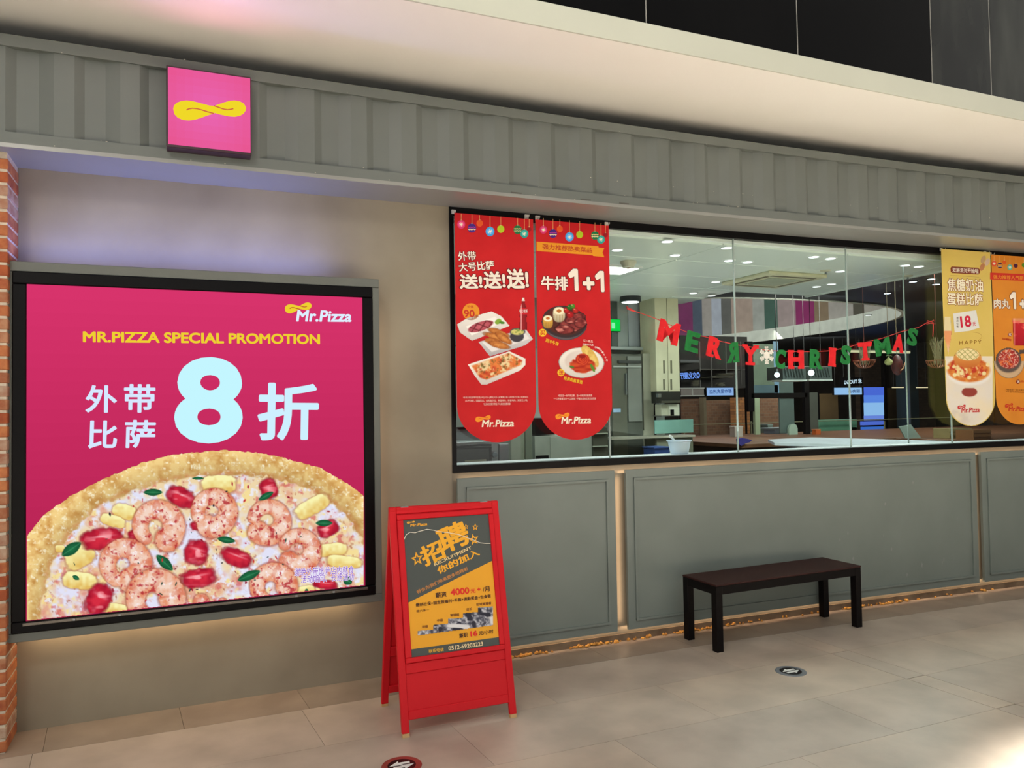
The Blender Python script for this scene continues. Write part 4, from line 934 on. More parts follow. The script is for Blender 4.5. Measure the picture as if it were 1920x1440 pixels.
def letter(ch, cx, cy, wpx, hpx, tilt, m_, label, mirror=False):
    """chunky felt letter with slab feet: bold glyph widened and extruded"""
    s_, z_ = unfac(cx, cy, GO+.006); s0_ = unfac(cx-wpx/2, cy, GO)[0]; s1_ = unfac(cx+wpx/2, cy, GO)[0]
    z0_ = unfac(cx, cy+hpx/2, GO)[1]; z1_ = unfac(cx, cy-hpx/2, GO)[1]; Wm, Hm = s1_-s0_, z1_-z0_
    c = bpy.data.curves.new('t', 'FONT'); c.body = ch; c.size = 1; c.offset = .045; c.resolution_u = 4; c.extrude = .5
    o = bpy.data.objects.new('t', c); COL.objects.link(o); bpy.context.view_layer.update()
    me = bpy.data.meshes.new_from_object(o.evaluated_get(bpy.context.evaluated_depsgraph_get())); bpy.data.objects.remove(o); bpy.data.curves.remove(c)
    V = np.array([v.co[:] for v in me.vertices]); mn, mx = V.min(0), V.max(0); Q = (V-mn)/(mx-mn)
    if mirror: Q[:, 0] = 1-Q[:, 0]
    # flare the ends for the slab look
    Q[:, 0] = .5+(Q[:, 0]-.5)*(.84+.30*np.abs(Q[:, 1]-.5)**1.5*2.2)
    ang = math.radians(tilt)+0; a0 = -KAP*max(0, s_-S0)
    t = bpy.data.objects.new('felt_letter', me); COL.objects.link(t)
    co = np.stack([(Q[:, 0]-.5)*Wm, (Q[:, 2]-.5)*.006, (Q[:, 1]-.5)*Hm], 1); me.vertices.foreach_set('co', co.ravel()); me.update()
    # slab serifs as part of the same cut-out
    bm = bmesh.new(); bm.from_mesh(me)
    sl = {'M': [(-.5, -.22, 0), (.22, .5, 0)], 'H': [(-.5, -.14, 0), (.14, .5, 0), (-.5, -.14, 1), (.14, .5, 1)], 'R': [(-.5, -.02, 0)], 'I': [(-.62, .62, 0), (-.62, .62, 1)], 'Y': [(-.28, .28, 0), (-.5, -.2, 1), (.2, .5, 1)], 'T': [(-.26, .26, 0)], 'A': [(-.5, -.2, 0), (.2, .5, 0)], 'E': []}.get(ch, [])
    for a_, b_, top in sl:
        if mirror: a_, b_ = -b_, -a_
        zz = (-.5*Hm, -.5*Hm+.14*Hm) if not top else (.5*Hm-.13*Hm, .5*Hm)
        r = bmesh.ops.create_cube(bm, size=1); 
        for v in r['verts']: v.co = Vector(((a_+b_)/2*Wm+v.co.x*(b_-a_)*Wm, v.co.y*.0064, (zz[0]+zz[1])/2+v.co.z*(zz[1]-zz[0])))
    bm.to_mesh(me); bm.free(); me.materials.clear(); me.materials.append(m_)
    t.rotation_euler = (0, ang, a0); t.location = fac(s_, GO+.006, z_)
    return tag(t, label, 'letter', 'felt letters of the Christmas garland')
for (ch, cx, cy, wp, hp, tl, m_, lb_, mi) in [
    ('M', 1254, 623, 36, 42, 14, FR_, 'red felt letter M, first and leftmost of the garland', False),
    ('E', 1299, 641, 24, 38, 13, FG_, 'green felt letter E hanging second in the garland', False),
    ('R', 1341, 652, 27, 38, 14, FR_, 'red felt letter R hanging third in the garland', False),
    ('R', 1373, 661, 22, 38, -4, FG_, 'green felt letter R twisted back to front, fourth in the garland', True),
    ('Y', 1407, 665.5, 30, 38, 3, FR_, 'red felt letter Y just left of the white snowflake', False),
    ('C', 1463, 673, 20, 36, 8, FG_, 'green felt letter C just right of the white snowflake', False),
    ('H', 1492.5, 674, 27, 35, 0, FR_, 'red felt letter H between the green C and green R', False),
    ('R', 1531, 673.5, 23, 36, 4, FG_, 'green felt letter R between the red H and red I', False),
    ('I', 1560.5, 669.5, 11, 35, 5, FR_, 'narrow red felt letter I of the garland', False),
    ('S', 1586, 665.5, 19, 36, 8, FG_, 'green felt letter S between the red I and red T', False),
    ('T', 1622, 659, 26, 34, -3, FR_, 'red felt letter T of the garland', False),
    ('M', 1655, 650, 27, 32, -10, FG_, 'green felt letter M between the red T and red A', False),
    ('A', 1685, 643.5, 19, 34, 10, FR_, 'red felt letter A near the right end of the garland', False),
    ('S', 1711, 632, 19, 33, 12, FG_, 'green felt letter S, last and rightmost of the garland', False)]:
    letter(ch, cx, cy, wp, hp, tl, m_, lb_, mi)
# snowflake
s_, z_ = unfac(1437.5, 666, GO+.006); R_ = .062
sf = MB()
for k in range(6):
    a_ = math.pi/3*k+math.pi/6; d = Vector((math.cos(a_), 0, math.sin(a_))); n_ = Vector((-d.z, 0, d.x))
    def bar(p, q, wd):
        e = (q-p).normalized(); nn = Vector((-e.z, 0, e.x))*wd; k0 = len(sf.v)
        for y_ in (-.003, .003): sf.v += [tuple(v+Vector((0, y_, 0))) for v in (p-nn, q-nn, q+nn, p+nn)]
        sf.f += [(k0, k0+1, k0+2, k0+3), (k0+7, k0+6, k0+5, k0+4)]+[(k0+i, k0+(i+1) % 4, k0+4+(i+1) % 4, k0+4+i) for i in range(4)]
    bar(Vector((0, 0, 0)), d*R_, .0055)
    for f in (.5, .76):
        for sg in (1, -1): bar(d*R_*f, d*R_*(f+.22)+n_*R_*.22*sg, .004)
sf.prism([(R_*.42*math.cos(math.pi*i/6), R_*.42*math.sin(math.pi*i/6)) for i in range(12)], -.0032, .0032)
o = sf.build('felt_snowflake', mat((240, 236, 226), .85, bump=.4)); o.location = fac(s_, GO+.006, z_); o.rotation_euler = (0, 0, -KAP*(s_-S0))
tag(o, 'white felt snowflake between the two words of the garland', 'snowflake')

# =================================================================== KITCHEN SHELL

GG = (176, 186, 178)
CEIL = mat((226, 232, 226), .3, c2=(220, 227, 220), scale=1)
kc = MB().prism([(1.30, .02), (6.20, .02), (6.20, 1.95), (5.25, 1.95), (5.25, 2.92), (1.30, 2.92)], 0, .06, T=lambda p: Vector((p.x, p.z, 2.715+p.y))).build('ceiling', mat((246, 248, 246), .6), kind='structure')
for i in range(5):
    for j in range(5):
        xa, xb = 1.35+1.2*i-.15, 1.35+1.2*(i+1)-.15; ya, yb = .05+.6*j, .05+.6*(j+1)
        if xa > 6.1 or ya > 2.8: continue
        xb = min(xb, 6.19)
        if xb > 5.25 and yb > 1.96:
            if ya > 1.9: xb = min(xb, 5.24)
            else: yb = 1.94
        if xb-xa < .05: continue
        MB().box(xa+.005, xb-.005, ya+.005, min(yb, 2.91)-.005, 2.70, 2.716, b=.003).build('ceiling_panel', CEIL, kc)
MB().box(6.19, 6.235, .02, 1.98, 2.69, 2.80, b=.003).build('ceiling_trim', CEIL, kc)
KW = mat((150, 156, 150), .5, c2=(140, 147, 142), scale=2)
MB().box(1.18, 1.30, .02, 2.95, 0, 2.78).build('wall_kitchen_left', KW, kind='structure')
MB().box(1.18, 5.02, 2.95, 3.08, 0, 2.78).build('wall_kitchen_back', KW, kind='structure')
MB().fbox(9.0, 13.5, -.16, 0, 0, 2.79).build('wall_front_right', CONC, kind='structure')

def ib(mb, x0, y0, x1, y1, Y, dep=.05, b=.0, sink=False):
    """box whose front face covers the given patch of the depth plane Y"""
    xm, ym = (x0+x1)/2, (y0+y1)/2
    a = atY(x0, ym, Y).x; c = atY(x1, ym, Y).x; zt = atY(xm, y0, Y).z; zb = atY(xm, y1, Y).z
    if sink: zb = 0
    mb.box(a, c, Y, Y+dep, zb, zt, b=b); return mb
ZBAR = 1.05
def thing1(name, label, cat, m_, rects, Y, dep=.05, group=None, b=.002, parts=(), sink=False, hang_to=None):
    """a thing: first rect is the body, parts = (name, rect, mat, depth-shift, dep)"""
    t = empty(name, (0, 0, 0), label, cat, group)
    if Y == 'bar': Y = atZ((rects[0][0]+rects[0][2])/2, rects[0][3], ZBAR).y
    for r_ in rects: ib(MB(), *r_, Y, dep, b, sink).build('body', m_, t)
    if hang_to:
        r_ = rects[0]; q_ = (r_[2]-r_[0])*.12; zt = atY((r_[0]+r_[2])/2, r_[1], Y).z
        for x_ in (r_[0]+q_, r_[2]-q_):
            X_ = atY(x_, r_[1], Y).x; MB().tube([(X_, Y+dep/2, zt-.01), (X_, Y+dep/2, hang_to)], .003, 6).build('hanger', mat((60, 62, 64), .4), t)
    for (pn, r_, pm, dy, pd) in parts: ib(MB(), *r_, Y+dy, pd, min(b, .001)).build(pn, pm, t)
    cx_ = [v for o in t.children for v in [Vector(c) for c in o.bound_box]]
    mn = Vector((min(v.x for v in cx_), min(v.y for v in cx_), min(v.z for v in cx_))); mx = Vector((max(v.x for v in cx_), max(v.y for v in cx_), 0))
    t.location = ((mn.x+mx.x)/2, (mn.y+mx.y)/2, mn.z)
    for o in t.children: o.matrix_parent_inverse = Matrix.Translation(-t.location)
    return t
# back wall of the kitchen: metal cladding strips
kb = bpy.data.objects['wall_kitchen_back']
for (x0, x1, c) in ((845, 1146, (120, 126, 124)), (1146, 1158, (84, 94, 88)), (1158, 1178, (150, 158, 156)), (1178, 1200, (172, 178, 184)), (1200, 1213, (104, 112, 110)), (1213, 1224, (140, 146, 146))):
    ib(MB(), x0, 545, x1-.6, 650, 2.90, .05, .002).build('cladding_strip', mat(c, .4, .2), kb)
ib(MB(), 1120, 650, 1227, 656, 2.80, .12, .002).build('rail', mat((170, 178, 176), .4, .3), kb)
ib(MB(), 1225, 545, 1229, 880, 2.70, .2, .001).build('dark_jamb', BLACK, kb)
DKG = mat((92, 94, 86), .4, .3); BEI = mat((150, 148, 130), .5); CRM = mat((214, 208, 176), .5)
thing1('refrigerator', 'tall grey refrigerator against the back kitchen wall, right of the banners', 'refrigerator', DKG, [(1146, 664, 1205, 885)], 2.62, .26, sink=True, parts=(
    ('door', (1149, 668, 1176, 880), mat((104, 104, 92), .35, .3), -.02, .02), ('door', (1178, 668, 1203, 790), mat((134, 136, 130), .35, .2), -.02, .02), ('shelf', (1160, 676, 1203, 681), mat((50, 52, 50), .4), -.04, .03), ('shelf', (1150, 686, 1203, 689), mat((170, 172, 166), .4), -.04, .03), ('handle', (1174, 700, 1176, 740), STEEL, -.05, .03), ('control_display', (1150, 766, 1164, 773), mat((150, 180, 210), .3), -.03, .01)))
thing1('cabinet', 'narrow beige cabinet standing right of the grey refrigerator', 'cabinet', BEI, [(1206, 663, 1225, 778)], 2.66, .22, sink=True, parts=(('kick_recess', (1208, 779, 1224, 806), BLACK, .04, .1), ('lower_door', (1207, 807, 1224, 885), BEI, -.005, .1)))
cp = thing1('column_casing', 'cream column casing with four dark slots behind the red letter M', 'column', CRM, [(1229, 545, 1251, 734), (1252, 545, 1273, 734)], 2.55, .3, parts=tuple(('slot', r_, mat((110, 106, 84), .6), -.002, .01) for r_ in ((1243.5, 676, 1247, 700), (1257, 676, 1260.5, 700), (1243.5, 711, 1247, 731), (1257, 711, 1260.5, 731))))
thing1('extractor', 'black extractor box under the cream column', 'extractor', mat((34, 34, 30), .4), [(1230, 734.2, 1276, 756)], 2.45, .09, parts=(('front_lip', (1240, 751, 1276, 755.5), mat((70, 68, 58), .4), -.03, .03), ('pipe', (1234, 738, 1240, 745), STEEL, -.04, .04)))
thing1('coffee_machine', 'white box machine on the shelf below the black extractor', 'machine', mat((196, 194, 172), .4), [(1240, 758, 1274, 779)], 2.5, .12, parts=(('bracket', (1240, 779, 1274, 780.5), STEEL, 0, .44), ('nozzle', (1258, 768, 1264, 779), BLACK, -.04, .03), ('side_panel', (1255, 758, 1274, 779), mat((210, 208, 190), .4), -.03, .03)))
thing1('back_counter', 'back kitchen counter with doors under the white box machine', 'counter', mat((130, 132, 112), .4), [(1230, 817, 1300, 885)], 2.3, .22, sink=True, parts=(('worktop', (1146, 818, 1304, 822), mat((176, 172, 156), .35), -.05, .26), ('door', (1232, 824, 1262, 880), mat((150, 152, 130), .4), -.01, .02), ('door', (1264, 824, 1298, 880), mat((116, 118, 104), .4), -.01, .02), ('splash_glass', (1228, 787, 1300, 812), mat((120, 160, 150), .15), -.02, .01)))
thing1('storage_bin', 'blue bin standing behind the white tub', 'bin', mat((40, 66, 130), .5), [(1228, 838, 1256, 862)], 1.9, .2, sink=True, parts=(('rim', (1227, 838, 1257, 840.5), mat((56, 84, 150), .5), -.01, .22),))
# near the glass, left
thing1('contact_grill', 'steel contact grill with a round knob behind the leftmost banner foot', 'grill', STEEL, [(851, 828, 934, 876)], .62, .3, parts=(
    ('front_window', (852, 842, 918, 868), mat((44, 46, 42), .25), -.006, .01), ('window_frame', (852, 838, 922, 842), BLACK, -.012, .012), ('window_frame', (918, 838, 922, 868), BLACK, -.012, .012), ('drip_tray', (872, 862, 912, 866), mat((170, 176, 150), .3), -.012, .006)))
cg = [o for o in bpy.data.objects if o.name == 'contact_grill'][0]
kp = atY(927.5, 853, .60); kn = MB().lathe([(.02, 0), (.022, .006), (.018, .02), (.003, .021)], (kp.x, .61, kp.z), 20, T=lambda p: Vector((p.x, -p.z, p.y))).build('knob', mat((120, 136, 146), .3, .6), cg); kn.matrix_parent_inverse = Matrix.Translation(-cg.location)
hp = [atY(x, y, .56) for x, y in ((853, 838), (900, 834), (921, 834))]; hn = MB().tube(hp, .009, 8).build('handle', BLACK, cg); hn.matrix_parent_inverse = Matrix.Translation(-cg.location)
thing1('metal_cabinet', 'plain steel cabinet right of the contact grill', 'cabinet', mat((120, 124, 128), .35, .5), [(936, 832, 954, 880)], .66, .3, sink=True, parts=(('door', (937.5, 834, 953, 878), mat((128, 132, 138), .35, .5), -.006, .01),))
thing1('glass_door_cabinet', 'pale green cabinet between the feet of the two red banners', 'cabinet', mat((150, 164, 146), .4), [(956, 770, 998, 880)], 1.1, .3, sink=True, parts=(('door', (958, 774, 983, 878), mat((164, 178, 158), .3), -.01, .012), ('door', (985, 774, 997, 878), mat((140, 152, 136), .3), -.01, .012)))
thing1('backsplash', 'grey steel backsplash behind the leftmost banner', 'backsplash', mat((116, 124, 128), .4, .4), [(846, 804, 944, 846)], 1.45, .04, sink=True, parts=(('upper_trim', (846, 800, 944, 804), BLACK, -.01, .04),))
thing1('white_cabinet', 'white cabinet under the second red banner with a dark opening above', 'cabinet', mat((146, 150, 140), .5), [(1003, 816, 1110, 880)], 1.7, .4, sink=True, parts=(('opening', (1004, 784, 1040, 815), BLACK, .0, .3), ('opening', (1005, 854, 1029, 862), BLACK, -.004, .01), ('door', (1032, 818, 1108, 878), mat((150, 154, 144), .5), -.008, .01)))
thing1('shelf_rack', 'dark rack with pale shelves right of the second red banner foot', 'rack', mat((66, 66, 54), .5), [(1112, 770, 1140, 884)], 2.0, .3, sink=True, parts=(('shelf', (1112, 812, 1140, 814), mat((150, 156, 140), .4), -.03, .05), ('shelf', (1112, 790, 1140, 792), mat((150, 156, 140), .4), -.03, .05), ('shelf', (1112, 836, 1140, 838), mat((150, 156, 140), .4), -.03, .05)))
zg = atY(885, 876, .62).z; p_, q_ = atY(851, 876, .62).x, atY(934, 876, .62).x
ft_ = empty('front_worktop', ((p_+q_)/2, .77, 0), 'steel worktop under the contact grill, just behind the sill', 'counter')
for nm_, bx_ in (('top', (p_-.02, q_+.003, .58, .96, zg-.03, zg-.001)), ('base', (p_, q_-.01, .60, .94, 0, zg-.03))):
    o = MB().box(*bx_, b=.002).build(nm_, STEEL, ft_); o.matrix_parent_inverse = Matrix.Translation(-ft_.location)
# white tub with a spoon on the ledge
p = atY(1274, 857, .085); tb = empty('plastic_tub', (p.x, .085, 1.2045), 'translucent white tub with a spoon on the inner window ledge', 'tub')
TUB = mat((206, 220, 240), .35); R1 = .088; H1 = .098
MB().lathe([(R1*.66, 0), (R1*.70, .002), (R1*.90, H1-.014), (R1, H1-.010), (R1, H1-.003), (R1*.90, H1-.002), (R1*.67, .006), (.001, .005)], seg=32, caps=False).build('tub_body', TUB, tb)
MB().lathe([(R1*.80, .055), (.001, .058)], seg=24, caps=False).build('contents', mat((225, 228, 232), .5), tb)
MB().tube([(-.02, -.01, .07), (-.05, -.01, .100), (-.075, -.012, .122), (-.088, -.012, .130)], [.004, .006, .011, .009], 8).build('spoon', mat((238, 240, 240), .4), tb)
# green exit sign
ex = thing1('exit_sign', 'glowing green exit sign on the back wall beside the second red banner', 'sign', mat((20, 120, 60), .5), [(1140, 598, 1163.5, 621.5)], 2.865, .03, parts=())
for (r_) in ((1141, 599, 1162.5, 620.5),): 
    o = ib(MB(), *r_, 2.86, .004).build('lit_face', emis((10, 224, 80), 1.0, False), ex); o.matrix_parent_inverse = Matrix.Translation(-ex.location)
o = ib(MB(), 1147, 605, 1153, 616, 2.856, .003).build('running_figure', emis((150, 255, 190), 1.0, False), ex); o.matrix_parent_inverse = Matrix.Translation(-ex.location)
# downlights (some are glass reflections built as lamps), sprinkler, detector, panel lamp, cassette
LENS = emis((250, 250, 255), 3.0)
dlp = [(1251, 452), (1157.5, 468), (1266, 478), (1362.5, 464), (1367, 488), (1401, 491), (1526, 481), (1557, 484), (1575, 508), (1697, 497), (1723, 499), (1559, 532), (1531, 537), (1342, 528), (1397, 523), (1334, 554), (1300, 549)]
DLL = ['downlight nearest the window, right of the steak banner top', 'downlight beside the steak banner, left of the smoke detector', 'second downlight from the window right of the smoke detector', 'downlight just left of the second glass joint, nearest the window', 'downlight behind the second glass joint', 'downlight just right of the second glass joint', 'left one of the pair of downlights before the third glass joint', 'right one of the pair of downlights before the third glass joint', 'downlight touching the third glass joint, below the bright pair', 'left one of the pair of downlights beside the pale yellow banner', 'right one of the pair of downlights beside the pale yellow banner', 'downlight above the dark hall edge, left of the third glass joint', 'downlight right of the air conditioner, near the ceiling corner', 'downlight left of the air conditioner, halfway back', 'downlight just in front of the air conditioner', 'downlight at the back of the ceiling, above the red letter R', 'rearmost downlight, above the green letter E']
for i, (x, y) in enumerate(dlp):
    p = atZ(x, y, 2.70); t = empty('downlight', (p.x, p.y, 2.698), DLL[i], 'light', 'kitchen downlights and reflected ones')
    MB().lathe([(.052, .002), (.050, -.003), (.040, -.004), (.039, -.001)], seg=20).build('ring', mat((236, 238, 236), .4), t)
    MB().lathe([(.038, -.0015), (.036, -.0045)], seg=20).build('lens', LENS, t)
p = atZ(1178, 490, 2.70); t = empty('smoke_detector', (p.x, p.y, 2.698), 'white round smoke detector on the ceiling right of the steak banner', 'smoke detector')
MB().lathe([(.065, .002), (.065, -.012), (.052, -.03), (.045, -.046), (.02, -.05)], seg=24).build('housing', mat((214, 208, 186), .5), t); MB().lathe([(.018, -.050), (.016, -.054)], seg=12).build('sensor', mat((150, 100, 80), .5), t)
for x, y, lb_ in ((1548, 507, 'small cream sprinkler head in the ceiling near the third glass joint'), (1702, 517, 'small cream sprinkler head near the right edge of the kitchen ceiling')):
    p = atZ(x, y, 2.70); t = empty('sprinkler', (p.x, p.y, 2.698), lb_, 'sprinkler', 'ceiling sprinklers'); MB().lathe([(.045, .002), (.042, -.006), (.02, -.012)], seg=20).build('plate', mat((206, 200, 176), .5), t); MB().lathe([(.008, -.01), (.008, -.025), (.014, -.027), (.014, -.03)], seg=12).build('nozzle', STEEL, t)
t = empty('panel_lamp', (3.15, 1.15, 2.698), 'bright square ceiling panel lamp partly behind the steak banner', 'light')
MB().box(-.36, .36, -.17, .17, -.012, .002, b=.003).build('frame', mat((236, 238, 236), .4), t); MB().box(-.33, .33, -.15, .15, -.016, -.011).build('diffuser', emis((255, 250, 240), 2.2), t)
p = atZ(1190, 561, 2.66); t = empty('ceiling_lamp', (4.35, 2.55, 2.698), 'round surface mounted lamp with a dark rim at the back of the kitchen ceiling', 'light')
MB().lathe([(.11, .002), (.115, -.05), (.10, -.055)], seg=24).build('rim', mat((40, 42, 48), .4), t); MB().lathe([(.092, -.05), (.09, -.06)], seg=24).build('lens', LENS, t)
t = empty('air_conditioner', (5.0, 1.12, 2.698), 'square ceiling air conditioner with a cream grille above the snowflake', 'air conditioner')
MB().box(-.33, .33, -.33, .33, -.03, .002, b=.008).build('panel', mat((214, 208, 176), .45), t); MB().box(-.18, .18, -.18, .18, -.035, -.029, b=.002).build('grille', mat((176, 178, 156), .5), t)
for (a, b, c, d) in ((-.25, .25, -.28, -.24), (-.25, .25, .24, .28), (-.28, -.24, -.22, .22), (.24, .28, -.22, .22)): MB().box(a, b, c, d, -.033, -.029, b=.001).build('vent_flap', mat((110, 100, 76), .5), t)
# slim steel rod behind the glass
a1, a2 = atY(1694, 532, .25), atY(1704, 815, .25)
tag(MB().tube([(a1.x, .25, 2.70), (a1.x, .25, 1.12)], .006, 8).build('steel_rod', SIL), 'slim pale upright rod just behind the glass right of the green M', 'rod')
# white counter running away from the window
cpt = [(1440, 824), (1520, 820), (1785, 827), (1785, 832), (1600, 834), (1452, 830)]
zc = 1.13
pts = [atZ(x, y, zc) for x, y in cpt]
ctt = empty('white_counter', (pts[0].x, pts[0].y, 0), 'long white worktop running back from the window at right', 'counter')
o = MB().prism([(p.x, p.y) for p in pts], 0, .03, T=lambda p: Vector((p.x, p.z, zc-p.y))).build('worktop', mat((232, 240, 248), .3), ctt); o.matrix_parent_inverse = Matrix.Translation(-ctt.location)
xs_ = [p.x for p in pts]; ys_ = [p.y for p in pts]
o = MB().box(min(xs_)+.8, max(xs_)-.8, 1.7, min(2.6, max(ys_)-.3), 0, zc-.03).build('base_unit', mat((70, 72, 80), .5), ctt); o.matrix_parent_inverse = Matrix.Translation(-ctt.location)

# ------------------------------------------------ dark hall beyond; the oval atrium is a glass reflection built as rooms
HZ = 3.0; EX, EY, EA, EB, EP = 8.2, 9.0, 4.05, 5.1, 2.5
def sup(t, k=1.):
    c, q = math.cos(t), math.sin(t); return EX+EA*k*math.copysign(abs(c)**(2/EP), c), EY+EB*k*math.copysign(abs(q)**(2/EP), q)
n_ = 96; hc = MB(); bx0, bx1, by0, by1 = 1.2, 17., 1.99, 15.2
inn = [sup(2*math.pi*i/n_) for i in range(n_)]; outp = []
for (x, y) in inn:
    dx, dy = x-EX, y-EY; k = min([v for v in ((bx1-EX)/dx if dx > 1e-6 else 1e9, (bx0-EX)/dx if dx < -1e-6 else 1e9, (by1-EY)/dy if dy > 1e-6 else 1e9, (by0-EY)/dy if dy < -1e-6 else 1e9)]); outp.append((EX+dx*k, EY+dy*k))
cor = {}
for i in range(n_):
    j = (i+1) % n_; A_, B_ = outp[i], outp[j]; a3, b3_ = inn[i], inn[j]
    pl_ = [(a3[0], a3[1]), (A_[0], A_[1])]
    if abs(A_[0]-B_[0]) > 1e-4 and abs(A_[1]-B_[1]) > 1e-4:
        cx_ = bx1 if max(A_[0], B_[0]) > bx1-1e-3 else bx0; cy_ = by1 if max(A_[1], B_[1]) > by1-1e-3 else by0; pl_.append((cx_, cy_))
    pl_ += [(B_[0], B_[1]), (b3_[0], b3_[1])]
    hc.q([(x, y, HZ) for x, y in pl_])
hc.q([(6.235, -.1, HZ), (17, -.1, HZ), (17, 1.99, HZ), (6.235, 1.99, HZ)])
hallc = hc.build('ceiling_hall', mat((40, 44, 50), .45, c2=(34, 38, 44), scale=1), kind='structure')
rim = MB()
for i in range(n_):
    a, b = inn[i], inn[(i+1) % n_]; rim.q([(a[0], a[1], HZ-.02), (b[0], b[1], HZ-.02), (b[0], b[1], HZ+.24), (a[0], a[1], HZ+.24)])
    c, d = sup(2*math.pi*i/n_, 1.012), sup(2*math.pi*(i+1)/n_, 1.012); rim.q([(c[0], c[1], HZ-.02), (d[0], d[1], HZ-.02), (b[0], b[1], HZ-.02), (a[0], a[1], HZ-.02)])
    rim.q([(a[0], a[1], HZ+.24), (b[0], b[1], HZ+.24), (*sup(2*math.pi*(i+1)/n_, 1.12), HZ+.24), (*sup(2*math.pi*i/n_, 1.12), HZ+.24)])
rim.build('reflected_oval_rim', mat((206, 214, 204), .5), hallc)
def pxof(P):
    v = Vector(P)-CAM; z = v.dot(FWD); return 960+FPX*v.dot(RGT)/z
TBL = [(1292, (110, 44, 90)), (1312, (70, 84, 100)), (1335, (150, 146, 142)), (1362, (160, 168, 182)), (1376, (90, 92, 90)), (1402, (156, 140, 130)), (1412, (90, 88, 86)), (1432, (150, 154, 150)), (1455, (60, 90, 80)), (1478, (150, 136, 136)), (1498, (146, 160, 176)), (1517, (126, 36, 92)), (1540, (60, 62, 58)), (1552, (120, 104, 84)), (1590, (150, 146, 142)), (1612, (70, 68, 58)), (1652, (150, 146, 140)), (1674, (130, 148, 158)), (1684, (100, 100, 100)), (1700, (160, 146, 134)), (3000, (206, 204, 176))]
ua_ = tag(MB().box(3.2, 13.2, 15.0, 15.15, HZ+.3, 8.2).build('wall_reflected_atrium', mat((120, 118, 112), .6)), kind='structure')
N_ = 110
for i in range(N_):
    t0, t1 = 2*math.pi*i/N_, 2*math.pi*(i+1)/N_; a, b = sup(t0, 1.1), sup(t1, 1.1); mx_, my_ = (a[0]+b[0])/2, (a[1]+b[1])/2
    if my_ < 4.2 and mx_ < 9: continue
    px_ = pxof((mx_, my_, 3.5)); c = next(c for lim, c in TBL if px_ < lim)
    pm = MB(); nx, ny = mx_-EX, my_-EY; L = math.hypot(nx, ny); nx, ny = nx/L*.06, ny/L*.06
    for z in (HZ+.2, 7.9): pm.v += [(a[0], a[1], z), (b[0], b[1], z), (b[0]+nx, b[1]+ny, z), (a[0]+nx, a[1]+ny, z)]
    pm.f += [(0, 1, 2, 3), (7, 6, 5, 4)]+[(k, (k+1) % 4, 4+(k+1) % 4, 4+k) for k in range(4)]
    pm.build('reflected_wall_strip', mat(c, .5), ua_)
MB().box(2, 14, 3, 15.2, 7.95, 8.1).build('ceiling_reflected_atrium', mat((150, 150, 148), .7), kind='structure')
DW = mat((52, 46, 42), .7, c2=(40, 36, 34), scale=4)
MB().box(1.2, 17, 15.2, 15.3, 0, HZ).build('wall_hall_back', DW, kind='structure')
MB().box(17, 17.1, -.2, 15.3, 0, HZ).build('wall_hall_right', DW, kind='structure')
MB().box(1.1, 1.2, 2.95, 15.3, 0, HZ).build('wall_hall_left', DW, kind='structure')
for x, y, hl_ in ((1712, 527, 'small hall downlight left of the slim steel rod top'), (1746, 522, 'small hall downlight nearest the top of the pale yellow banner'), (1664, 549, 'small hall downlight above the oval opening edge'), (1755, 532, 'small hall downlight lowest beside the pale yellow banner'), (1628, 590, 'small downlight seen low within the oval opening edge')):
    p = atZ(x, y, HZ); t = empty('hall_downlight', (p.x, p.y, HZ-.002), hl_, 'light', 'hall downlights')
    MB().lathe([(.06, .0), (.058, -.006), (.045, -.008)], seg=16).build('ring', BLACK, t); MB().lathe([(.044, -.006), (.042, -.010)], seg=16).build('lens', emis((230, 240, 255), 3.0), t)
def brickm(c1, c2, mo, sc_):
    k = ('bk', c1)
    if k in _M: return _M[k]
    m = bpy.data.materials.new('brickwork'); m.use_nodes = True; nt = m.node_tree; p = nt.nodes['Principled BSDF']; p.inputs['Roughness'].default_value = .85
    tc = nt.nodes.new('ShaderNodeTexCoord'); mp = nt.nodes.new('ShaderNodeMapping'); mp.inputs['Rotation'].default_value = (math.pi/2, 0, 0); bt_ = nt.nodes.new('ShaderNodeTexBrick')
    bt_.inputs['Color1'].default_value = (*lin(c1), 1); bt_.inputs['Color2'].default_value = (*lin(c2), 1); bt_.inputs['Mortar'].default_value = (*lin(mo), 1); bt_.inputs['Scale'].default_value = sc_; bt_.inputs['Mortar Size'].default_value = .012
    nt.links.new(tc.outputs['Object'], mp.inputs[0]); nt.links.new(mp.outputs[0], bt_.inputs['Vector']); nt.links.new(bt_.outputs['Color'], p.inputs['Base Color']); _M[k] = m; return m
BW1 = brickm((126, 92, 70), (104, 74, 58), (120, 108, 92), 4); BW2 = brickm((78, 62, 52), (64, 52, 44), (56, 48, 42), 4); BW3 = brickm((168, 112, 62), (130, 84, 50), (70, 50, 36), 4)
def wallbit(name, r_, Y, m_, dep=.15, label=None, cat='wall'):
    o = ib(MB(), *r_, Y, dep).build(name, m_); return tag(o, kind='structure')
wallbit('wall_brick_low', (1280, 748, 1322, 830), 9.5, BW1); wallbit('wall_brick_low', (1325, 750, 1370, 830), 9.8, BW1); wallbit('wall_brick_low', (1378, 745, 1406, 830), 9.5, BW3)
wallbit('wall_brick_low', (1424, 747, 1462, 830), 9.5, BW1); wallbit('wall_brick_pillar', (1612, 600, 1662, 830), 10.2, BW2); wallbit('wall_brick_pillar', (1716, 690, 1790, 830), 9.0, BW2); wallbit('wall_brick_pillar', (1860, 600, 1925, 830), 7.5, BW2)
wallbit('trim_1', (1320, 745, 1325, 830), 9.3, mat((120, 110, 88), .5)); 
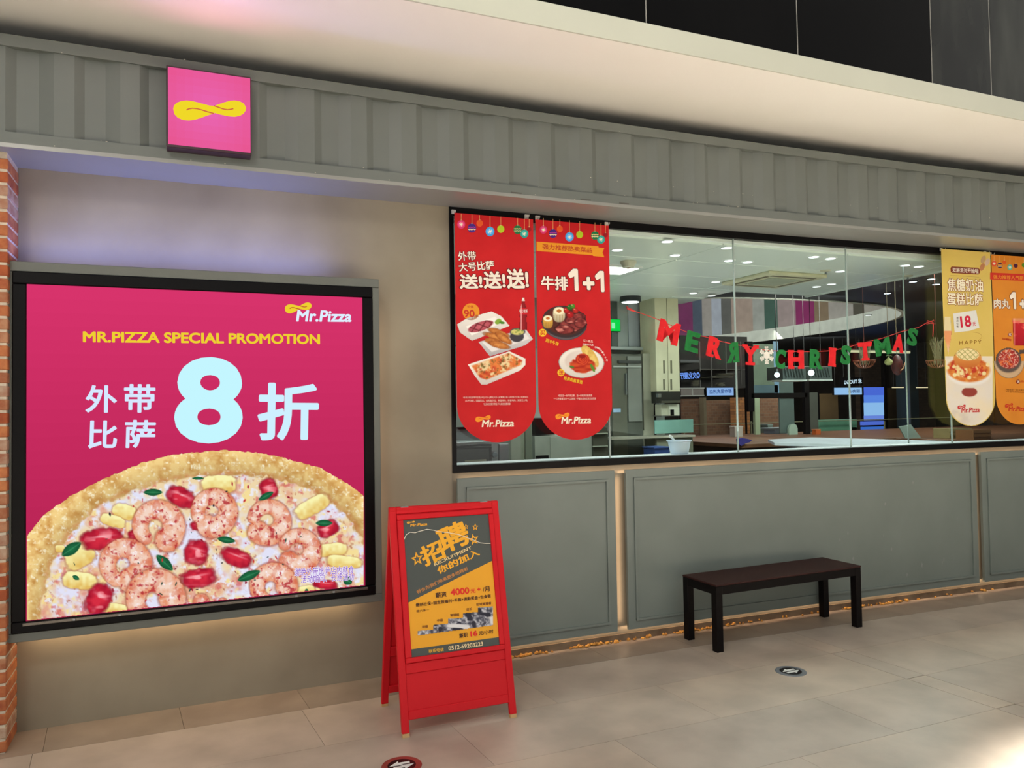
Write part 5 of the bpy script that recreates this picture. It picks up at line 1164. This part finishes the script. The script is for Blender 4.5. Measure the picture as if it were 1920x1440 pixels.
thing1('wood_screen', 'olive brown wooden screen left of the lit bar sign in the far hall', 'screen', mat((96, 78, 52), .6), [(1538, 738, 1572, 812)], 9.4, .08, sink=True, parts=(('edge', (1533, 738, 1537, 812), BLACK, -.02, .1),))
thing1('wood_screen', 'olive brown wooden screen right of the tall blue display', 'screen', mat((92, 76, 54), .6), [(1664, 727, 1698, 812)], 9.4, .08, sink=True, parts=(('edge', (1659, 650, 1663, 812), BLACK, -.02, .1),))
thing1('pillar_casing', 'dark teal pillar in the hall right of the wooden screens', 'pillar', mat((44, 60, 70), .5), [(1707, 640, 1722, 815)], 8.6, .4, sink=True, parts=(('corner_strip', (1705.5, 640, 1707, 815), mat((90, 100, 106), .4), -.01, .1),))
# shelf unit, black, with plates
sh_ = thing1('shelving_unit', 'black open shelving behind the green E and red R of the garland', 'shelves', mat((18, 17, 20), .5), [(1276, 630, 1402, 727)], 6.2, .03, parts=(('foot_post', (1276, 727, 1278, 930), BLACK, -.35, .03), ('foot_post', (1400, 727, 1402, 930), BLACK, -.35, .03), 
    ('shelf', (1276, 675, 1313, 680), mat((100, 106, 110), .4), -.35, .36), ('shelf', (1313, 692, 1402, 693.2), mat((90, 90, 84), .4), -.35, .36), ('shelf', (1336, 706, 1375, 708), mat((140, 140, 126), .4), -.35, .36), ('shelf', (1276, 725, 1402, 728), mat((44, 46, 50), .4), -.35, .36),
    ('upright', (1312, 640, 1313.5, 727), mat((110, 112, 112), .4), -.36, .02), ('upright', (1334, 655, 1335.2, 727), mat((110, 112, 112), .4), -.36, .02), ('upright', (1361, 640, 1362.2, 700), mat((110, 112, 112), .4), -.36, .02), ('upright', (1389, 640, 1390.2, 722), mat((110, 112, 112), .4), -.36, .02)))
PLM = mat((206, 206, 190), .4)
def plates(x0, x1, yb, n, hgt, Y, label):
    cx_ = (x0+x1)/2; p = atY(cx_, yb, Y); r = (atY(x1, yb, Y).x-atY(x0, yb, Y).x)/2; hh = (atY(cx_, yb-hgt, Y).z-p.z)/n
    for i in range(n):
        ordn = ['bottom', 'second', 'third', 'fourth', 'fifth', 'sixth', 'seventh'][i] if i < n-1 else 'top'
        m2 = MB().lathe([(r*.5, 0), (r*.55, hh*.2), (r, hh*.75), (r*.98, hh*.85), (r*.5, hh*.35), (.001, hh*.3)], seg=20, caps=False)
        o = m2.build('plate', PLM); o.location = (p.x, Y, p.z+i*hh); tag(o, ordn+' '+label+(', counted from the bottom' if ordn not in ('top', 'bottom') else ''), 'plate', 'plates on the black shelves')
plates(1297, 1312, 724.5, 7, 13, 5.98, 'plate of the tall white stack under the reflected sign')
plates(1343, 1374, 705.5, 2, 5, 5.98, 'wide white plate on the middle black shelf')
plates(1343, 1358, 724.5, 3, 7, 5.98, 'small plate of the low white stack on the bottom shelf')
def signbox(name, label, r_, Y, col, txts, face_em=1.0, case=BLACK):  # signs reflected in the window glass, built as solid boxes behind it
    t = empty(name, (0, 0, 0), label, 'sign'); xm = (r_[0]+r_[2])/2; p0 = atY(xm, r_[3], Y); t.location = p0
    o = ib(MB(), *r_, Y, .062).build('case', case, t); o.matrix_parent_inverse = Matrix.Translation(-t.location)
    for x_ in ((r_[0]+3, r_[2]-3) if Y > 6 else ()):
        X_ = atY(x_, r_[1], Y).x; o = MB().tube([(X_, Y+.025, atY(x_, r_[1], Y).z-.01), (X_, Y+.025, HZ)], .003, 6).build('hanger', mat((60, 62, 64), .4), t); o.matrix_parent_inverse = Matrix.Translation(-t.location)
    if col:
        o = ib(MB(), r_[0]+.5, r_[1]+.5, r_[2]-.5, r_[3]-.5, Y-.006, .006).build('lit_face', emis(col, face_em, False), t); o.matrix_parent_inverse = Matrix.Translation(-t.location)
    pr = Print(Plane((0, Y-.008, 0), (1, 0, 0), (0, 0, 1)))
    for (b_, bl, br, h, c, mi, bd) in txts: pr.text(b_, bl, br, h, c, 2, bold=bd, mirror=mi)
    before = set(bpy.data.objects); pr.build('lettering', t, True)
    for o in set(bpy.data.objects)-before: o.matrix_parent_inverse = Matrix.Translation(-t.location) @ pr.pl.M
    return t
signbox('reflected_sign', 'blue glowing sign reflected in the glass, built as an object on the black shelves', (1274, 695.5, 1314, 713), 5.785, None, [('◎文化展厅', (1275.5, 711.5), (1312.5, 709.5), 13, (120, 160, 255), True, .03)])
signbox('lit_sign', 'pale blue sign with dark characters, a glass reflection built below the twisted green R', (1325, 726.5, 1376, 742), 5.785, (150, 184, 240), [('都市里炙烤店', (1330, 738), (1372, 737), 7.5, (50, 80, 150), True, .02)])  # lit_sign: a sign reflected in the glass, built as a box
signbox('reflected_bar_sign', 'pale blue bar sign, a glass reflection built below the green S in the hall', (1564, 726.5, 1616.5, 740.5), 8.8, (158, 200, 250), [('服务台', (1590, 737), (1613, 736.5), 6.5, (60, 80, 130), True, .02)])
signbox('reflected_sign', 'small white mirror writing, a glass reflection built above the reflected pale bar sign', (1580, 707.5, 1618, 723), 8.9, None, [('米 TUOGG', (1583, 721.5), (1616, 718.5), 9, (214, 236, 255), True, .04)])
thing1('glass_box', 'grey framed glass box below the reflected blue sign', 'glass case', mat((128, 124, 124), .3), [(1277, 728, 1320, 742.5)], 5.64, .205, parts=(('frame', (1276, 727, 1321, 729), mat((170, 176, 176), .3), -.01, .02), ('frame', (1276, 741, 1321, 743), mat((170, 176, 176), .3), -.01, .02), ('frame', (1298, 729, 1299.5, 741), mat((170, 176, 176), .3), -.01, .02)))
# black steel window frame with green glass
fg = thing1('partition_frame', 'black steel partition frame with a pale green glass panel under the snowflake', 'partition', BLACK, [(1402, 640, 1413, 772), (1409, 737, 1514, 746), (1509, 660, 1518, 816)], 5.0, .06, parts=(('glass_panel', (1413, 645, 1451, 722), mat((112, 134, 118), .3), .02, .01), ('glass_panel', (1451, 640, 1460, 737), mat((126, 170, 206), .3), .02, .01), ('lower_panel', (1413, 722, 1459, 737), mat((88, 116, 128), .3), .02, .01), ('post', (1416, 746, 1425, 815), mat((168, 190, 160), .4), .0, .05), ('post', (1462, 716, 1489, 812), mat((100, 122, 120), .3), .03, .03), ('post', (1518, 736, 1534, 810), mat((84, 92, 86), .4), .03, .03)))
def hood(r_, label):  # hoods reflected in the glass, built as hanging objects
    t = thing1('reflected_hood', label, 'range hood', mat((112, 124, 120), .35, .5), [r_], 3.3, .3, 'reflected range hoods in the back', hang_to=HZ, parts=(('light_strip', (r_[0]-1, r_[3], r_[2]+2, r_[3]+3), mat((214, 222, 214), .3), -.01, .2),))
    for k in range(7):
        x_ = r_[0]+3+k*(r_[2]-r_[0]-6)/7; A_, B_ = atY(x_, r_[1]+3, 3.29), atY(x_+4, r_[3]-4, 3.29)
        o = MB().tube([A_, B_], .006, 5).build('baffle', mat((60, 70, 66), .4), t); o.matrix_parent_inverse = Matrix.Translation(-t.location)
hood((1468, 687, 1511, 712), 'steel range hood mirrored in the glass, built behind the red H, left of the black post'); hood((1519, 687, 1560, 711), 'steel range hood mirrored in the glass, built behind the green R, right of the black post')
for (x, y, r, lb_) in ((1521, 699, .04, 'bright round bulb lamp between the two reflected steel range hoods'), (1457, 703, .035, 'bright round bulb lamp left of the first reflected steel range hood')):
    p = atY(x, y, 3.1); t = empty('bulb_lamp', p, lb_, 'lamp'); MB().lathe([(.004, r), (r*.7, r*.7), (r, 0), (r*.7, -r*.7), (.004, -r)], seg=16).build('bulb', emis((235, 250, 255), 2.5), t); MB().lathe([(.015, r+.04), (.018, r*.8)], seg=10).build('cap', STEEL, t); MB().tube([(0, 0, r+.03), (0, 0, HZ-p.z)], .004, 5).build('cord', BLACK, t)
# tall blue display
sc2 = thing1('display_screen', 'tall glowing blue display screen in the far hall', 'screen', BLACK, [(1619, 725, 1658.5, 815)], 9.0, .08, sink=True, parts=(('lit_face', (1620, 726, 1657.5, 741), emis((80, 110, 226), 1.0, False), -.01, .008), ('lit_face', (1620, 741, 1657.5, 755), emis((96, 140, 240), 1.0, False), -.01, .008), ('lit_face', (1620, 755, 1657.5, 779), emis((150, 196, 250), 1.0, False), -.01, .008), ('lit_face', (1620, 779, 1657.5, 788), emis((112, 140, 232), 1.0, False), -.01, .008), ('lit_base', (1619, 790, 1658, 797), emis((84, 110, 214), 1.0, False), -.02, .1), ('lit_base', (1620, 800, 1657, 812), emis((60, 110, 206), 1.0, False), -.02, .1)))
# hall counters and things on them
lbr = empty('long_bar', (10.5, 4.9, 0), 'long brown bar island across the hall behind the kitchen', 'counter')
for nm_, m_, bx_ in (('bar_top', mat((128, 88, 62), .4, c2=(108, 74, 52), scale=6), (6.3, 15.5, 3.2, 5.78, ZBAR-.05, ZBAR)), ('bar_top', mat((128, 88, 62), .4, c2=(108, 74, 52), scale=6), (8.9, 15.5, 2.1, 3.198, ZBAR-.05, ZBAR)), ('base', mat((76, 52, 40), .6), (6.5, 15.3, 3.4, 5.6, 0, ZBAR-.05))):
    o = MB().box(*bx_, b=.004).build(nm_, m_, lbr); o.matrix_parent_inverse = Matrix.Translation(-lbr.location)
thing1('handrail', 'thin pale rail running across the far hall above the bar', 'rail', mat((150, 150, 120), .4), [(1282, 789, 1790, 790.5)], 6.75, .02, parts=tuple(('post', (x_, 790, x_+1.5, 905), mat((150, 150, 120), .4), 0, .02) for x_ in (1284, 1410, 1530, 1660, 1786)))
thing1('teal_counter', 'pale teal glass counter front below the bar sign', 'counter', mat((112, 176, 150), .3), [(1535, 787, 1607, 801)], 7.0, .3, sink=True, parts=(('leg_panel', (1595, 801, 1607, 815), mat((96, 156, 130), .3), .0, .3),))
thing1('plastic_box', 'pale blue plastic box on the bar left of the white board', 'box', mat((150, 170, 190), .4), [(1452, 804, 1482, 813)], 'bar', .25,  parts=(('lid', (1450, 802, 1484, 804.5), mat((170, 190, 200), .4), -.01, .32),))
thing1('drink_jar', 'clear jar on the bar left of the rounded white board', 'jar', mat((150, 168, 158), .2), [(1440, 797, 1449, 812)], 'bar', .2,  parts=(('lid', (1439.5, 795, 1449.5, 797.5), mat((180, 200, 190), .3), -.01, .22),))
p = atZ(1488, 815, ZBAR); k_ = atY(1496, 815, p.y).x-p.x; hz_ = atY(1488, 795, p.y).z-p.z
o = MB().prism([(-k_, 0), (k_, 0), (k_, hz_*.6), (k_*.7, hz_*.9), (k_*.3, hz_), (-k_*.3, hz_), (-k_*.7, hz_*.9), (-k_, hz_*.6)], 0, .04).build('chopping_board', mat((176, 206, 192), .4)); o.location = p; tag(o, 'pale rounded board standing on the bar right of the plastic box', 'board')
thing1('orange_box', 'small orange box on the bar below the wooden screen', 'box', mat((200, 96, 40), .5), [(1530, 806, 1539, 815)], 'bar', .08,  parts=(('lid', (1529.5, 805, 1539.5, 806.5), mat((214, 120, 60), .5), -.004, .09),))
thing1('white_box', 'white box standing on the bar at the second glass joint', 'box', mat((206, 206, 200), .4), [(1378, 800, 1393, 819)], 'bar', .12,  parts=(('lid', (1377.5, 799, 1393.5, 801.5), mat((216, 216, 212), .4), -.004, .13),))
cl = MB(); pc = [atY(x, y, 3.185) for x, y in ((1381, 823), (1390, 821), (1399, 822.5), (1408, 825), (1404, 829), (1396, 831), (1388, 836), (1382, 830))]
o = MB().prism([(q.x, q.z) for q in pc], 3.165, 3.195).build('folded_cloth', mat((70, 62, 150), .8, bump=.4, scale=20)); tag(o, 'purple blue cloth hanging over the counter right of the second glass joint', 'cloth')
yq = atZ(1712, 822, ZBAR).y; q0 = [atY(x, y, yq) for x, y in ((1686, 800), (1708, 796), (1728, 822), (1698, 822))]
o = MB().prism([(q.x, q.z) for q in q0], yq, yq+.015).build('menu_board', mat((176, 196, 186), .4)); tag(o, 'pale slanted board leaning on the bar behind the steel rod', 'board')
thing1('wooden_crate', 'light wooden crate on the bar behind the foot of the pale yellow banner', 'crate', mat((150, 134, 90), .6), [(1782, 803, 1822, 822)], 'bar', .25,  parts=(('plank', (1781, 804, 1823, 809), mat((166, 150, 104), .6), -.012, .012), ('plank', (1781, 811, 1823, 816), mat((160, 142, 96), .6), -.012, .012)))
thing1('wooden_crate', 'brown wooden crate on the bar between the yellow and orange banners', 'crate', mat((136, 92, 56), .6), [(1826, 806, 1858, 824)], 'bar', .25,  parts=(('plank', (1825, 807, 1859, 812), mat((150, 104, 66), .6), -.012, .012), ('plank', (1825, 814, 1859, 819), mat((144, 98, 60), .6), -.012, .012)))
thing1('linear_lamp', 'long cream linear lamp hanging behind the green M and red A', 'lamp', mat((70, 70, 66), .5), [(1594, 655, 1708, 657)], 6.5, .06, hang_to=HZ, parts=(('tube', (1595, 657.5, 1707, 661.5), emis((240, 236, 190), .8, False), .0, .05),))
for x0, x1, lb_ in ((1675, 1695, 'short cream strip lamp above the right wooden screen'), (1720, 1740, 'short cream strip lamp right of the teal pillar')):
    thing1('strip_lamp', lb_, 'lamp', mat((60, 60, 56), .5), [(x0, 724.4, x1, 725.6)], 8.4, .05, hang_to=HZ, parts=(('tube', (x0, 725.6, x1, 727.4), emis((245, 225, 180), 1.0, False), .0, .04),))
# hanging dried food
def hang(x, y, Y): return atY(x, y, Y)
def basket(cx_, cy_, rpx, Y, stalk, label):
    p = hang(cx_, cy_, Y); r = atY(cx_+rpx, cy_, Y).x-p.x; t = empty('hanging_basket', p, label, 'basket', 'wire baskets with dried stalks')
    for k in range(10):
        a_ = math.pi*k/10
        MB().tube([(r*math.cos(u)*math.cos(a_), r*math.cos(u)*math.sin(a_), -r*.75*math.sin(u)+r*.1) for u in [math.pi*j/10 for j in range(11)]], r*.035, 5).build('wire', mat((150, 84, 56), .4, .4), t)
    MB().tube([(r*math.cos(u), r*math.sin(u), r*.1) for u in [2*math.pi*j/24 for j in range(25)]], r*.05, 6).build('rim_wire', mat((150, 84, 56), .4, .4), t)
    sm_ = MB(); rq = random.Random(int(cx_))
    for k in range(46):
        a_, b_ = rq.uniform(-.5, .5)*r*1.1, rq.uniform(-.9, .9)*r; sm_.tube([(a_*.6, rq.uniform(-.3, .3)*r, -r*.3), (b_, rq.uniform(-.3, .3)*r, stalk*rq.uniform(.7, 1.))], r*.02, 4)
    sm_.build('dried_stalks', mat((170, 160, 130), .8), t, kind='stuff')
    MB().tube([(0, 0, r*.1), (0, 0, HZ-p.z)], .003, 5).build('cord', mat((120, 60, 50), .7), t)
basket(1621, 678, 14, 1.5, .20, 'wire basket with dried stalks hanging behind the red felt T'); basket(1757, 678, 13, 1.2, .26, 'wire basket with dried stalks hanging beside the pale yellow banner')
p = hang(1682, 682, 1.6); t = empty('cured_ham', p, 'dark red cured ham hanging behind the red felt A', 'ham')
MB().lathe([(.004, .10), (.03, .08), (.055, .02), (.06, -.04), (.045, -.09), (.02, -.12), (.003, -.125)], seg=18).build('meat', mat((96, 34, 30), .5, c2=(70, 24, 24), scale=30, bump=.4), t)
MB().tube([(.045, -.05, -.02), (.05, -.06, .01), (.02, -.065, -.05), (-.02, -.06, -.075)], .006, 6).build('bone', mat((206, 150, 110), .6), t); MB().tube([(0, 0, .1), (0, 0, HZ-p.z)], .003, 5).build('cord', mat((150, 130, 100), .7), t)
p = hang(1666, 677, 1.5); t = empty('garlic_bulb', p, 'pale green garlic bulb hanging left of the cured ham', 'garlic')
MB().lathe([(.004, .05), (.012, .03), (.035, .008), (.042, -.015), (.03, -.038), (.005, -.045)], seg=14).build('bulb', mat((176, 176, 110), .6), t)
for k in range(3): MB().tube([(0, 0, .04), (-.02+.02*k, -.01, .06), (-.045+.04*k, -.01, .05)], .004, 5).build('leaf', mat((90, 110, 60), .7), t)
MB().tube([(0, 0, .04), (0, 0, HZ-p.z)], .0025, 5).build('cord', mat((150, 130, 100), .7), t)
